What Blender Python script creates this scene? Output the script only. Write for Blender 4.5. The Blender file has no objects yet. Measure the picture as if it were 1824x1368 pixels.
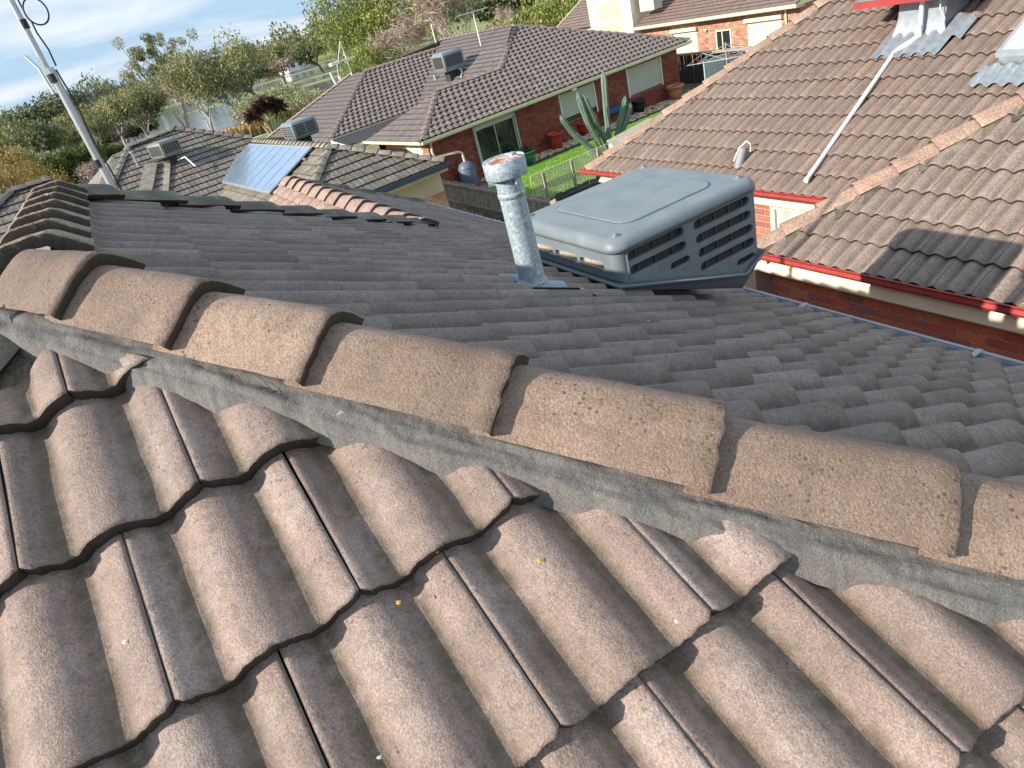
import bpy, bmesh, math, random
import numpy as np
from mathutils import Vector, Matrix, noise as mnoise
random.seed(7); np.random.seed(7)
R_ = math.radians
sc = bpy.context.scene
col = sc.collection
# ------------------------------------------------------------------ camera
CAM = Vector((0, 0, 4.7))
cam_d = bpy.data.cameras.new('camera'); cam = bpy.data.objects.new('camera', cam_d); col.objects.link(cam)
right = Vector((0.829, -0.506, -0.237)); fwd = Vector((0.348, 0.800, -0.489))
fwd.normalize(); right = (right - fwd * right.dot(fwd)).normalized(); upv = right.cross(fwd)
cm = Matrix((right, upv, -fwd)).transposed().to_4x4(); cm.translation = CAM
cam.matrix_world = cm
cam_d.sensor_width = 36; cam_d.lens = 36 * 1214 / 1824; cam_d.clip_start = .05; cam_d.clip_end = 6000
sc.camera = cam
# ------------------------------------------------------------------ sky, sun, exposure
SUN_EL = 27.7
sun_dir = Vector((-math.cos(R_(SUN_EL)) * math.cos(R_(3)), math.cos(R_(SUN_EL)) * math.sin(R_(3)), math.sin(R_(SUN_EL))))
w = bpy.data.worlds.new('World'); sc.world = w; w.use_nodes = True
nt = w.node_tree; nt.nodes.clear()
N = nt.nodes.new; LK = nt.links.new
wo = N('ShaderNodeOutputWorld'); bg = N('ShaderNodeBackground'); sky = N('ShaderNodeTexSky')
sky.sky_type = 'NISHITA'; sky.sun_disc = False; sky.sun_elevation = R_(SUN_EL)
sky.sun_rotation = math.atan2(sun_dir.x, sun_dir.y)
sky.air_density = 1.0; sky.dust_density = .6; sky.ozone_density = 1.2
bg.inputs[1].default_value = .094
# broken cloud layer: noise on the direction flattened like a cloud deck
tc = N('ShaderNodeTexCoord'); sep = N('ShaderNodeSeparateXYZ'); LK(tc.outputs['Generated'], sep.inputs[0])
zz = N('ShaderNodeMath'); zz.operation = 'MAXIMUM'; zz.inputs[1].default_value = 0.0; LK(sep.outputs[2], zz.inputs[0])
za = N('ShaderNodeMath'); za.operation = 'ADD'; za.inputs[1].default_value = .22; LK(zz.outputs[0], za.inputs[0])
dx = N('ShaderNodeMath'); dx.operation = 'DIVIDE'; LK(sep.outputs[0], dx.inputs[0]); LK(za.outputs[0], dx.inputs[1])
dy = N('ShaderNodeMath'); dy.operation = 'DIVIDE'; LK(sep.outputs[1], dy.inputs[0]); LK(za.outputs[0], dy.inputs[1])
cx_ = N('ShaderNodeCombineXYZ'); LK(dx.outputs[0], cx_.inputs[0]); LK(dy.outputs[0], cx_.inputs[1])
mpw = N('ShaderNodeMapping'); mpw.inputs['Location'].default_value = (3.1, 1.7, 0); mpw.inputs['Scale'].default_value = (1.0, 1.9, 1); LK(cx_.outputs[0], mpw.inputs[0])
cn = N('ShaderNodeTexNoise'); cn.inputs['Scale'].default_value = 1.0; cn.inputs['Detail'].default_value = 7; cn.inputs['Roughness'].default_value = .52; cn.inputs['Distortion'].default_value = .25
LK(mpw.outputs[0], cn.inputs[0])
cr = N('ShaderNodeValToRGB'); cr.color_ramp.elements[0].position = .43; cr.color_ramp.elements[0].color = (0, 0, 0, 1); cr.color_ramp.elements[1].position = .66; cr.color_ramp.elements[1].color = (.95, .95, .95, 1)
LK(cn.outputs[0], cr.inputs[0])
skm = N('ShaderNodeMix'); skm.data_type = 'RGBA'
tint = N('ShaderNodeMix'); tint.data_type = 'RGBA'; tint.blend_type = 'MULTIPLY'; tint.inputs[0].default_value = 1
LK(sky.outputs[0], tint.inputs[6]); tint.inputs[7].default_value = (.80, .84, .98, 1)
haze_mix = N('ShaderNodeMix'); haze_mix.data_type = 'RGBA'; haze_mix.inputs[0].default_value = .78; haze_mix.inputs[7].default_value = (3.5, 5.2, 7.1, 1)
LK(tint.outputs[2], haze_mix.inputs[6])
LK(cr.outputs[0], skm.inputs[0]); LK(haze_mix.outputs[2], skm.inputs[6]); skm.inputs[7].default_value = (6.9, 7.2, 7.5, 1)
LK(skm.outputs[2], bg.inputs[0]); LK(bg.outputs[0], wo.inputs[0])
sl = bpy.data.lights.new('sun', 'SUN'); sl.energy = 5.0; sl.angle = R_(.53); sl.color = (1, .93, .83)
so = bpy.data.objects.new('sun', sl); col.objects.link(so); so.rotation_euler = sun_dir.to_track_quat('Z', 'Y').to_euler()
sc.view_settings.view_transform = 'Standard'; sc.view_settings.look = 'None'; sc.view_settings.gamma = 1
sc.view_settings.exposure = .58; sc.view_settings.use_curve_mapping = False
sc.render.engine = 'CYCLES'
sc.cycles.max_bounces = 6

# ------------------------------------------------------------------ material helpers
def mat_new(name):
    m = bpy.data.materials.new(name); m.use_nodes = True
    t = m.node_tree; b = t.nodes['Principled BSDF']
    return m, t, b
def sock(n, k):
    return n.inputs[k]
def nodes(t, kind, **kw):
    n = t.nodes.new(kind)
    for k, v in kw.items():
        if hasattr(n, k): setattr(n, k, v)
        else: n.inputs[k.replace('_', ' ')].default_value = v
    return n
def ramp(t, fac, stops):
    r = t.nodes.new('ShaderNodeValToRGB'); e = r.color_ramp.elements
    while len(e) < len(stops): e.new(.5)
    for i, (p, c) in enumerate(stops):
        e[i].position = p; e[i].color = (*c, 1) if len(c) == 3 else c
    t.links.new(fac, r.inputs[0]); return r.outputs[0]
def mix(t, fac, a, b, mode='MIX'):
    m = t.nodes.new('ShaderNodeMix'); m.data_type = 'RGBA'; m.blend_type = mode
    for i, v in ((0, fac), (6, a), (7, b)):
        if isinstance(v, (int, float)): m.inputs[i].default_value = v
        elif isinstance(v, tuple): m.inputs[i].default_value = (*v, 1) if len(v) == 3 else v
        else: t.links.new(v, m.inputs[i])
    return m.outputs[2]
def coords(t, kind='Object', rnd=True):
    tc = t.nodes.new('ShaderNodeTexCoord'); out = tc.outputs[kind]
    if rnd:
        oi = t.nodes.new('ShaderNodeObjectInfo'); ml = t.nodes.new('ShaderNodeMath'); ml.operation = 'MULTIPLY'; ml.inputs[1].default_value = 37.
        t.links.new(oi.outputs['Random'], ml.inputs[0])
        va = t.nodes.new('ShaderNodeVectorMath'); va.operation = 'ADD'
        t.links.new(out, va.inputs[0]); t.links.new(ml.outputs[0], va.inputs[1]); out = va.outputs[0]
        return out, oi.outputs['Random']
    return out, None
def noise(t, vec, scale, detail=4, rough=.55, dist=0):
    n = t.nodes.new('ShaderNodeTexNoise'); n.inputs['Scale'].default_value = scale; n.inputs['Detail'].default_value = detail
    n.inputs['Roughness'].default_value = rough; n.inputs['Distortion'].default_value = dist
    t.links.new(vec, n.inputs['Vector']); return n.outputs[0]
def bump(t, b, h, strength=.3, dist=.01, normal=None):
    bp = t.nodes.new('ShaderNodeBump'); bp.inputs['Strength'].default_value = strength; bp.inputs['Distance'].default_value = dist
    t.links.new(h, bp.inputs['Height'])
    if normal is not None: t.links.new(normal, bp.inputs['Normal'])
    t.links.new(bp.outputs[0], b.inputs['Normal']); return bp.outputs[0]

def concrete_tile(name, base, pale, dark, dirt_shade_tone=(.11, .085, .05), grain=170, spots=.5, lichen=False, rough=.62, gb=.5, var=.25, streak=.35):
    m, t, b = mat_new(name)
    v, r = coords(t)
    big = noise(t, v, 5, 4, .6)
    c = ramp(t, big, [(.28, dark), (.48, base), (.72, pale)])
    if r is not None:
        vv = ramp(t, r, [(0, (1 - var,) * 3), (.5, (1, .985, .97)), (1, (1 + var * .7, 1 + var * .66, 1 + var * .62))])
        c = mix(t, 1., c, vv, 'MULTIPLY')
    mid = noise(t, v, 45, 4, .7)
    c = mix(t, ramp(t, mid, [(.36, (.45,) * 3), (.52, (0, 0, 0))]), c, tuple(x * .8 for x in dark))
    fine = noise(t, v, grain, 3, .75)
    c = mix(t, .5, c, ramp(t, fine, [(.34, (.30, .30, .30)), (.5, (.95, .95, .95)), (.66, (1.75, 1.72, 1.68))]), 'MULTIPLY')
    if spots:
        vo = t.nodes.new('ShaderNodeTexVoronoi'); vo.inputs['Scale'].default_value = 75; t.links.new(v, vo.inputs['Vector'])
        msk = ramp(t, vo.outputs['Distance'], [(.16, (1, 1, 1)), (.3, (0, 0, 0))])
        sel = ramp(t, noise(t, v, 9, 3), [(.46, (0, 0, 0)), (.62, (spots,) * 3)])
        mm = t.nodes.new('ShaderNodeMix'); mm.data_type = 'RGBA'; mm.blend_type = 'MULTIPLY'; mm.inputs[0].default_value = 1
        t.links.new(msk, mm.inputs[6]); t.links.new(sel, mm.inputs[7])
        c = mix(t, mm.outputs[2], c, tuple(x * .42 for x in dark))
    mps = t.nodes.new('ShaderNodeMapping'); mps.inputs['Scale'].default_value = (26, 3.2, 10); t.links.new(v, mps.inputs[0])
    st = noise(t, mps.outputs[0], 1., 4, .65)
    c = mix(t, streak, c, ramp(t, st, [(.3, (.62, .60, .58)), (.5, (1, 1, 1)), (.68, (1.25, 1.22, 1.18))]), 'MULTIPLY')
    at = t.nodes.new('ShaderNodeAttribute'); at.attribute_name = 'dirt_shade_tone'
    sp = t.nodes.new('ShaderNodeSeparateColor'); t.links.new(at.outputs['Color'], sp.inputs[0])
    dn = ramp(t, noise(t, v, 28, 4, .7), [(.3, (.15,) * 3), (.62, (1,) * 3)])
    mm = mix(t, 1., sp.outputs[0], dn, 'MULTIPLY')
    c = mix(t, mm, c, dirt_shade_tone)
    c = mix(t, sp.outputs[1], c, (.022, .02, .017))       # near-black on butt faces, side edges and cap ends
    if lichen:
        vo = t.nodes.new('ShaderNodeTexVoronoi'); vo.inputs['Scale'].default_value = 11; t.links.new(v, vo.inputs['Vector'])
        msk = ramp(t, vo.outputs['Distance'], [(.05, (1, 1, 1)), (.085, (0, 0, 0))])
        c = mix(t, msk, c, (.55, .56, .5))
    t.links.new(c, b.inputs['Base Color']); b.inputs['Roughness'].default_value = rough
    b.inputs['Specular IOR Level'].default_value = .45
    h1 = noise(t, v, grain * .9, 3, .75); h2 = noise(t, v, grain * .2, 3, .6)
    n1 = bump(t, b, h2, .35 * gb, .008)
    bump(t, b, h1, .8 * gb, .004, n1)
    return m

def simple(name, colr, rough=.5, var=.12, scale=8, metal=0, bmp=0, bscale=60, spec=.5, rnd=True, detail=4):
    m, t, b = mat_new(name)
    v, r = coords(t, rnd=rnd)
    n = noise(t, v, scale, detail, .6)
    lo = tuple(max(0, x * (1 - var)) for x in colr); hi = tuple(min(1, x * (1 + var)) for x in colr)
    c = ramp(t, n, [(.3, lo), (.7, hi)])
    t.links.new(c, b.inputs['Base Color']); b.inputs['Roughness'].default_value = rough; b.inputs['Metallic'].default_value = metal
    b.inputs['Specular IOR Level'].default_value = spec
    if bmp: bump(t, b, noise(t, v, bscale, 4, .65), bmp, .004)
    return m

M = {}
M['tile_near'] = concrete_tile('weathered_tile_near', (.30, .216, .178), (.375, .298, .262), (.215, .158, .136), dirt_shade_tone=(.115, .082, .045), grain=300, spots=.6, var=.16, gb=.85, streak=.5)
M['tile_b'] = concrete_tile('weathered_tile_painted_shade', (.222, .176, .15), (.28, .23, .20), (.155, .124, .106), dirt_shade_tone=(.022, .017, .014), grain=200, spots=.35, var=.2, lichen=False, gb=.6)  # same tile with shade painted in: darker base, near-black pans
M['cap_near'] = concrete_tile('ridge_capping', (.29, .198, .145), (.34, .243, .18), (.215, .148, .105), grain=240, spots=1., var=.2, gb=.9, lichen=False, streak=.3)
M['cap_moss'] = concrete_tile('mossy_ridge_capping', (.12, .105, .07), (.25, .22, .17), (.05, .05, .03), dirt_shade_tone=(.07, .07, .02), grain=150, spots=.6, var=.3, lichen=True, gb=.9)
M['cap_ridge'] = concrete_tile('dirty_ridge_capping', (.28, .21, .15), (.34, .27, .2), (.15, .12, .08), grain=180, spots=.7, var=.25, lichen=True, gb=.9)
M['tile_r'] = concrete_tile('neighbour_tile', (.25, .18, .148), (.285, .215, .182), (.21, .15, .122), grain=70, spots=.2, var=.12, gb=.4)
M['tile_r2'] = concrete_tile('neighbour_tile_greyer', (.25, .19, .158), (.30, .235, .20), (.205, .155, .13), grain=70, spots=.2, var=.12, gb=.4)
M['cap_r'] = concrete_tile('neighbour_capping', (.34, .225, .165), (.40, .28, .21), (.27, .18, .13), grain=50, spots=.4, var=.1, gb=.5)
M['tile_l'] = concrete_tile('grey_tile', (.20, .175, .15), (.30, .27, .24), (.12, .105, .09), grain=25, spots=0, var=.22, gb=.3)
M['cap_l'] = concrete_tile('grey_capping', (.30, .26, .21), (.38, .34, .29), (.17, .15, .10), grain=25, spots=0, var=.2, gb=.3)
M['tile_m'] = concrete_tile('brown_tile', (.225, .185, .17), (.265, .222, .205), (.175, .145, .132), dirt_shade_tone=(.035, .025, .022), grain=20, spots=0, var=.18, gb=.2)  # pan colour near-black: painted shadow between the rolls
M['cap_m'] = concrete_tile('brown_capping', (.27, .20, .175), (.33, .25, .22), (.2, .15, .13), grain=20, spots=0, var=.1, gb=.2)
M['tile_pink'] = concrete_tile('pink_tile', (.34, .235, .19), (.40, .29, .24), (.27, .19, .155), grain=50, spots=.2, var=.12, lichen=True, gb=.4)
M['tile_n'] = concrete_tile('far_tile', (.28, .19, .16), (.34, .24, .2), (.2, .14, .12), grain=20, spots=0, var=.15, gb=.2)
M['dark_cap'] = simple('dark_capping', (.09, .085, .08), .8, .2, 8)
M['underlay'] = simple('dark_underlay', (.03, .027, .025), .9)
M['mortar'] = concrete_tile('grey_bedding', (.165, .153, .142), (.185, .175, .162), (.145, .134, .125), grain=320, spots=.1, var=.03, gb=.8, rough=.8, streak=.08)
M['zinc'] = simple('zinc_sheet', (.30, .335, .365), .45, .2, 14, .35, .1, 40)
M['gutter_grey'] = simple('gutter_grey', (.36, .37, .40), .4, .15, 6)
M['red_gutter'] = simple('red_gutter', (.34, .045, .04), .4, .15, 5)
M['cream'] = simple('cream_paint', (.78, .70, .50), .55, .08, 4)
M['cream_pale'] = simple('pale_cream_render', (.78, .74, .56), .7, .06, 2)
M['sand'] = simple('sand_panel', (.50, .44, .33), .7, .08, 2)
M['white'] = simple('white_paint', (.78, .78, .76), .4, .06, 6)
M['shutter'] = simple('grey_shutter', (.50, .48, .43), .55, .05, 3)
M['navy'] = simple('navy_gutter', (.035, .06, .10), .35, .1, 4)
M['black'] = simple('black_paint', (.02, .02, .022), .5)
M['glass'] = simple('window_glass', (.02, .025, .025), .08, .3, 2, spec=.8)
M['aluminium'] = simple('aluminium', (.50, .52, .53), .35, .08, 10, .6)
M['pvc'] = simple('white_pvc_pipe', (.74, .75, .74), .35, .06, 12)
M['rust'] = simple('rusty_metal', (.42, .12, .05), .8, .55, 22, 0, .5, 60)
M['terracotta'] = simple('terracotta', (.50, .20, .12), .7, .15, 6)
M['red_plastic'] = simple('red_glaze', (.50, .04, .03), .35, .12, 4)
M['green_glaze'] = simple('green_glaze', (.05, .26, .12), .3, .15, 4)
M['blue_plastic'] = simple('blue_plastic', (.04, .14, .50), .35, .1, 4)
M['tank'] = simple('blue_grey_tank', (.10, .14, .19), .5, .12, 4)
M['charcoal'] = simple('charcoal_sheet', (.045, .052, .062), .85, .15, 3, spec=.1)
M['timber_grey'] = simple('weathered_paling', (.33, .29, .23), .85, .35, 6, 0, .4, 30)
M['timber_dark'] = simple('dark_paling', (.055, .058, .065), .8, .3, 6)
M['dead_leaf'] = simple('dead_leaf', (.15, .07, .035), .8, .5, 20)
M['lichen'] = simple('pale_lichen', (.50, .58, .50), .9, .2, 60, 0, .6, 120)
M['dropping'] = simple('white_dropping', (.75, .75, .72), .8, .1, 40)
M['yellow_lichen'] = simple('yellow_lichen', (.62, .36, .03), .9, .2, 60)

def wavy_metal():
    m, t, b = mat_new('galvanised_flue'); v, r = coords(t)
    vo = t.nodes.new('ShaderNodeTexVoronoi'); vo.inputs['Scale'].default_value = 95; t.links.new(v, vo.inputs['Vector'])
    n = noise(t, v, 70, 4, .75, .8)
    c = ramp(t, n, [(.36, (.24, .30, .33)), (.5, (.36, .43, .47)), (.64, (.56, .63, .66))])
    c = mix(t, .35, c, ramp(t, vo.outputs['Distance'], [(.1, (.6, .65, .7)), (.6, (1.2, 1.2, 1.2))]), 'MULTIPLY')
    rs = ramp(t, noise(t, v, 11, 5, .7), [(.64, (0, 0, 0)), (.7, (.8, .8, .8))])
    c = mix(t, rs, c, (.30, .17, .07))
    t.links.new(c, b.inputs['Base Color']); b.inputs['Metallic'].default_value = .3; b.inputs['Roughness'].default_value = .5
    bump(t, b, n, .2, .002); return m
M['galv'] = wavy_metal()
def grey_plastic():
    m, t, b = mat_new('faded_grey_plastic'); v, r = coords(t)
    n = noise(t, v, 6, 5, .65); f = noise(t, v, 160, 3, .7)
    c = ramp(t, n, [(.3, (.145, .172, .188)), (.55, (.18, .21, .228)), (.75, (.22, .25, .262))])
    c = mix(t, .3, c, ramp(t, f, [(.35, (.7, .7, .7)), (.65, (1.25, 1.25, 1.25))]), 'MULTIPLY')
    gm = t.nodes.new('ShaderNodeNewGeometry'); sz = t.nodes.new('ShaderNodeSeparateXYZ'); t.links.new(gm.outputs['Normal'], sz.inputs[0])
    dust = mix(t, 1., ramp(t, sz.outputs[2], [(.6, (0, 0, 0)), (.95, (.45, .45, .45))]), ramp(t, noise(t, v, 3.5, 6, .75), [(.35, (0, 0, 0)), (.65, (1, 1, 1))]), 'MULTIPLY')
    c = mix(t, dust, c, (.27, .285, .28))
    t.links.new(c, b.inputs['Base Color']); b.inputs['Roughness'].default_value = .5
    bump(t, b, f, .12, .001); return m
M['ac'] = grey_plastic()
M['ac_dark'] = simple('dark_grey_plastic', (.075, .088, .10), .45, .12, 5)
def filter_pad(name, a, bcol):
    m, t, b = mat_new(name); v, r = coords(t)
    vo = t.nodes.new('ShaderNodeTexVoronoi'); vo.inputs['Scale'].default_value = 160; t.links.new(v, vo.inputs['Vector'])
    t.links.new(ramp(t, vo.outputs['Distance'], [(.25, a), (.5, bcol)]), b.inputs['Base Color']); b.inputs['Roughness'].default_value = .9
    bump(t, b, vo.outputs['Distance'], .8, .004); return m
M['pad'] = filter_pad('tan_filter_pad', (.10, .07, .04), (.55, .46, .34))
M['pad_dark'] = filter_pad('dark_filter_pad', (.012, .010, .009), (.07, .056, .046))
def brick_mat(name, cols):
    m, t, b = mat_new(name); v, r = coords(t)
    c = ramp(t, r, [(i / (len(cols) - 1), k) for i, k in enumerate(cols)])
    n = noise(t, v, 30, 4, .7); c = mix(t, .45, c, ramp(t, n, [(.35, (.55, .5, .5)), (.65, (1.35, 1.3, 1.3))]), 'MULTIPLY')
    t.links.new(c, b.inputs['Base Color']); b.inputs['Roughness'].default_value = .8; bump(t, b, n, .3, .003); return m
REDS = [(.52, .13, .08), (.40, .09, .065), (.58, .19, .10), (.28, .12, .11), (.48, .14, .08), (.46, .22, .11), (.55, .11, .07)]
M['brick_red'] = brick_mat('red_brick', REDS)
M['brick_buff'] = brick_mat('buff_brick', [(.42, .25, .15), (.50, .32, .2), (.38, .19, .11), (.52, .36, .25), (.44, .23, .14)])
M['joint'] = simple('mortar_joint', (.50, .41, .30), .9, .15, 20)
M['joint_m'] = simple('far_mortar_joint', (.36, .26, .2), .9, .15, 20)
def facecol_brick(name):
    m, t, b = mat_new(name); at = t.nodes.new('ShaderNodeAttribute'); at.attribute_name = 'dirt_shade_tone'
    sp = t.nodes.new('ShaderNodeSeparateColor'); t.links.new(at.outputs['Color'], sp.inputs[0])
    c = ramp(t, sp.outputs[0], [(0, (.27, .06, .04)), (.25, (.20, .045, .032)), (.5, (.32, .085, .05)), (.75, (.15, .045, .04)), (1, (.30, .07, .04))])
    t.links.new(c, b.inputs['Base Color']); b.inputs['Roughness'].default_value = .85; return m
M['brick_far'] = facecol_brick('far_red_brick')
def facecol_brick2(name):
    m, t, b = mat_new(name); at = t.nodes.new('ShaderNodeAttribute'); at.attribute_name = 'dirt_shade_tone'
    sp = t.nodes.new('ShaderNodeSeparateColor'); t.links.new(at.outputs['Color'], sp.inputs[0])
    c = ramp(t, sp.outputs[0], [(0, (.44, .22, .14)), (.3, (.52, .30, .2)), (.6, (.36, .16, .1)), (1, (.5, .33, .24))])
    t.links.new(c, b.inputs['Base Color']); b.inputs['Roughness'].default_value = .85; return m
M['brick_far_buff'] = facecol_brick2('far_buff_brick')

def leaf_mat(name, a, b_, c_, scale=.35, tr=.25):
    m, t, b = mat_new(name); v, r = coords(t)
    at = t.nodes.new('ShaderNodeAttribute'); at.attribute_name = 'dirt_shade_tone'
    sp = t.nodes.new('ShaderNodeSeparateColor'); t.links.new(at.outputs['Color'], sp.inputs[0])
    n = noise(t, v, scale, 3, .6)
    c = mix(t, n, a, b_)
    c = ramp(t, n, [(.32, a), (.5, b_), (.68, c_)])
    c = mix(t, .6, c, ramp(t, sp.outputs[0], [(0, (.55, .55, .5)), (.5, (1, 1, 1)), (1, (1.5, 1.45, 1.25))]), 'MULTIPLY')
    t.links.new(c, b.inputs['Base Color']); b.inputs['Roughness'].default_value = .65; b.inputs['Specular IOR Level'].default_value = .25
    tb = t.nodes.new('ShaderNodeBsdfTranslucent'); t.links.new(c, tb.inputs[0]); ms = t.nodes.new('ShaderNodeMixShader'); ms.inputs[0].default_value = tr
    out = [n_ for n_ in t.nodes if n_.type == 'OUTPUT_MATERIAL'][0]
    t.links.new(b.outputs[0], ms.inputs[1]); t.links.new(tb.outputs[0], ms.inputs[2]); t.links.new(ms.outputs[0], out.inputs[0]); return m
M['leaf_euc'] = leaf_mat('eucalyptus_leaves', (.15, .16, .075), (.27, .27, .12), (.38, .36, .19))
M['leaf_dark'] = leaf_mat('dark_leaves', (.075, .095, .045), (.14, .165, .075), (.23, .24, .115))
M['leaf_bright'] = leaf_mat('bright_leaves', (.13, .16, .045), (.24, .27, .075), (.35, .36, .12))
M['leaf_pale'] = leaf_mat('pale_willow_leaves', (.22, .24, .13), (.32, .33, .18), (.42, .41, .25))
M['leaf_gold'] = leaf_mat('golden_leaves', (.22, .18, .06), (.34, .25, .09), (.40, .22, .10))
M['leaf_olive'] = leaf_mat('olive_shrub_leaves', (.05, .07, .018), (.09, .115, .025), (.15, .17, .035))
M['reed'] = leaf_mat('dry_reeds', (.34, .22, .09), (.46, .32, .15), (.52, .38, .2), 1.5)
M['leaf_palm'] = leaf_mat('maroon_strap_leaves', (.04, .018, .022), (.08, .035, .04), (.14, .06, .06), 1.5)
M['bark'] = simple('pale_bark', (.42, .36, .29), .8, .3, 3)
M['bark_dark'] = simple('dark_bark', (.14, .11, .085), .9, .3, 3)
M['twig'] = simple('pinkish_twigs', (.40, .30, .25), .85, .25, 2)
M['cactus'] = simple('grey_green_cactus', (.13, .19, .135), .55, .2, 5, 0, .2, 40)
M['lawn'] = simple('lawn_blades', (.17, .33, .035), .8, .35, 2.5)
M['rock'] = brick_mat('river_stones', [(.50, .40, .27), (.58, .48, .34), (.40, .30, .2), (.62, .54, .42), (.45, .37, .28)])
def stone_mat():
    m, t, b = mat_new('garden_stone'); at = t.nodes.new('ShaderNodeAttribute'); at.attribute_name = 'dirt_shade_tone'
    sp = t.nodes.new('ShaderNodeSeparateColor'); t.links.new(at.outputs['Color'], sp.inputs[0])
    t.links.new(ramp(t, sp.outputs[0], [(0, (.38, .27, .16)), (.4, (.55, .43, .28)), (.75, (.62, .52, .38)), (1, (.3, .24, .18))]), b.inputs['Base Color']); b.inputs['Roughness'].default_value = .85; return m
M['stones'] = stone_mat()

# ------------------------------------------------------------------ geometry helpers
def get(o): return M[o] if isinstance(o, str) else o
class MB:
    def __init__(s): s.v = []; s.f = []; s.c = []; s.sm = []
    def add(s, vs, fs, c=None, smooth=False):
        k = len(s.v); s.v += [tuple(v) for v in vs]; s.f += [tuple(i + k for i in f) for f in fs]
        s.c += [c if c is not None else 0.0] * len(fs); s.sm += [smooth] * len(fs)
    def box(s, c, size, rot=None, col=None):
        hx, hy, hz = (a / 2 for a in size); c = Vector(c)
        P = [Vector((x * hx, y * hy, z * hz)) for z in (-1, 1) for y in (-1, 1) for x in (-1, 1)]
        if rot is not None: P = [rot @ p for p in P]
        s.add([c + p for p in P], [(0, 2, 3, 1), (4, 5, 7, 6), (0, 1, 5, 4), (2, 6, 7, 3), (0, 4, 6, 2), (1, 3, 7, 5)], col); return s
    def bbox(s, a, b, col=None):
        return s.box([(a[i] + b[i]) / 2 for i in range(3)], [abs(b[i] - a[i]) for i in range(3)], None, col)
    def bar(s, a, b, w, h, up=Vector((0, 0, 1))):
        a = Vector(a); b = Vector(b); d = (b - a); L = d.length; d.normalize()
        x = d.cross(up);  x = x.normalized() if x.length > 1e-4 else Vector((1, 0, 0)); z = x.cross(d)
        r = Matrix((x, d, z)).transposed(); return s.box((a + b) / 2, (w, L, h), r)
    def tube(s, pts, rad, n=10, cap=True, smooth=True):
        pts = [Vector(p) for p in pts]; rad = rad if isinstance(rad, (list, tuple)) else [rad] * len(pts)
        vs = []; ref = Vector((.31, .17, .93))
        for i, p in enumerate(pts):
            d = (pts[min(i + 1, len(pts) - 1)] - pts[max(i - 1, 0)]).normalized()
            if abs(d.dot(ref)) > .97: ref = Vector((1, .2, .1)).normalized()
            x = d.cross(ref).normalized(); y = d.cross(x)
            vs += [p + (x * math.cos(2 * math.pi * k / n) + y * math.sin(2 * math.pi * k / n)) * rad[i] for k in range(n)]
        fs = [(i * n + k, i * n + (k + 1) % n, (i + 1) * n + (k + 1) % n, (i + 1) * n + k) for i in range(len(pts) - 1) for k in range(n)]
        s.add(vs, fs, None, smooth)
        if cap: s.add(vs[:n], [tuple(range(n))]); s.add(vs[-n:], [tuple(reversed(range(n)))])
        return s
    def lathe(s, prof, n=20, o=(0, 0, 0), smooth=True):
        o = Vector(o); vs = [o + Vector((r * math.cos(2 * math.pi * k / n), r * math.sin(2 * math.pi * k / n), z)) for r, z in prof for k in range(n)]
        fs = [(i * n + k, i * n + (k + 1) % n, (i + 1) * n + (k + 1) % n, (i + 1) * n + k) for i in range(len(prof) - 1) for k in range(n)]
        s.add(vs, fs, None, smooth); return s
    def prism(s, poly, thick, down=Vector((0, 0, -1))):
        poly = [Vector(p) for p in poly]; n = len(poly); d = Vector(down) * thick
        s.add(poly + [p + d for p in poly], [tuple(range(n)), tuple(reversed(range(n, 2 * n)))] + [(i, i + n, (i + 1) % n + n, (i + 1) % n) for i in range(n)]); return s
    def build(s, name, m, parent=None, **kw):
        me = bpy.data.meshes.new(name); me.from_pydata([tuple(v) for v in s.v], [], s.f)
        me.polygons.foreach_set('use_smooth', s.sm)
        if any(s.c):
            ca = me.color_attributes.new('dirt_shade_tone', 'FLOAT_COLOR', 'CORNER')
            arr = np.zeros((len(me.loops), 4), np.float32); arr[:, 3] = 1
            ls = np.zeros(len(me.polygons), np.int32); me.polygons.foreach_get('loop_total', ls)
            arr[:, 0] = np.repeat(np.array(s.c, np.float32), ls); ca.data.foreach_set('color', arr.ravel())
        bm = bmesh.new(); bm.from_mesh(me); bmesh.ops.recalc_face_normals(bm, faces=bm.faces); bm.to_mesh(me); bm.free()
        return put(name, me, m, parent, **kw)
def put(name, me, m=None, parent=None, mw=None, **kw):
    o = bpy.data.objects.new(name, me); col.objects.link(o)
    if m is not None and me is not None and len(me.materials) == 0: me.materials.append(get(m))
    if parent is not None:
        o.parent = parent
        o.matrix_parent_inverse = PINV[parent.name]
    if mw is not None: o.matrix_basis = mw
    for k, v in kw.items(): o[k] = v
    return o
PINV = {}
def thing(name, label, cat, loc=(0, 0, 0), group=None):
    o = bpy.data.objects.new(name, None); col.objects.link(o); o.location = loc; o.empty_display_size = .2
    o['label'] = label; o['category'] = cat
    if group: o['group'] = group
    PINV[o.name] = Matrix.Translation(-Vector(loc)); return o
def tag(o, label, cat, group=None):
    o['label'] = label; o['category'] = cat
    if group: o['group'] = group
    return o
class Frame:                                   # a local building frame: x along the front, y back, z absolute
    def __init__(s, o, deg): s.o = Vector(o); a = R_(deg); s.x = Vector((math.cos(a), math.sin(a), 0)); s.y = Vector((-math.sin(a), math.cos(a), 0)); s.rot = Matrix.Rotation(a, 3, 'Z')
    def __call__(s, x, y, z): p = s.o + s.x * x + s.y * y; p.z = z; return p

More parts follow.
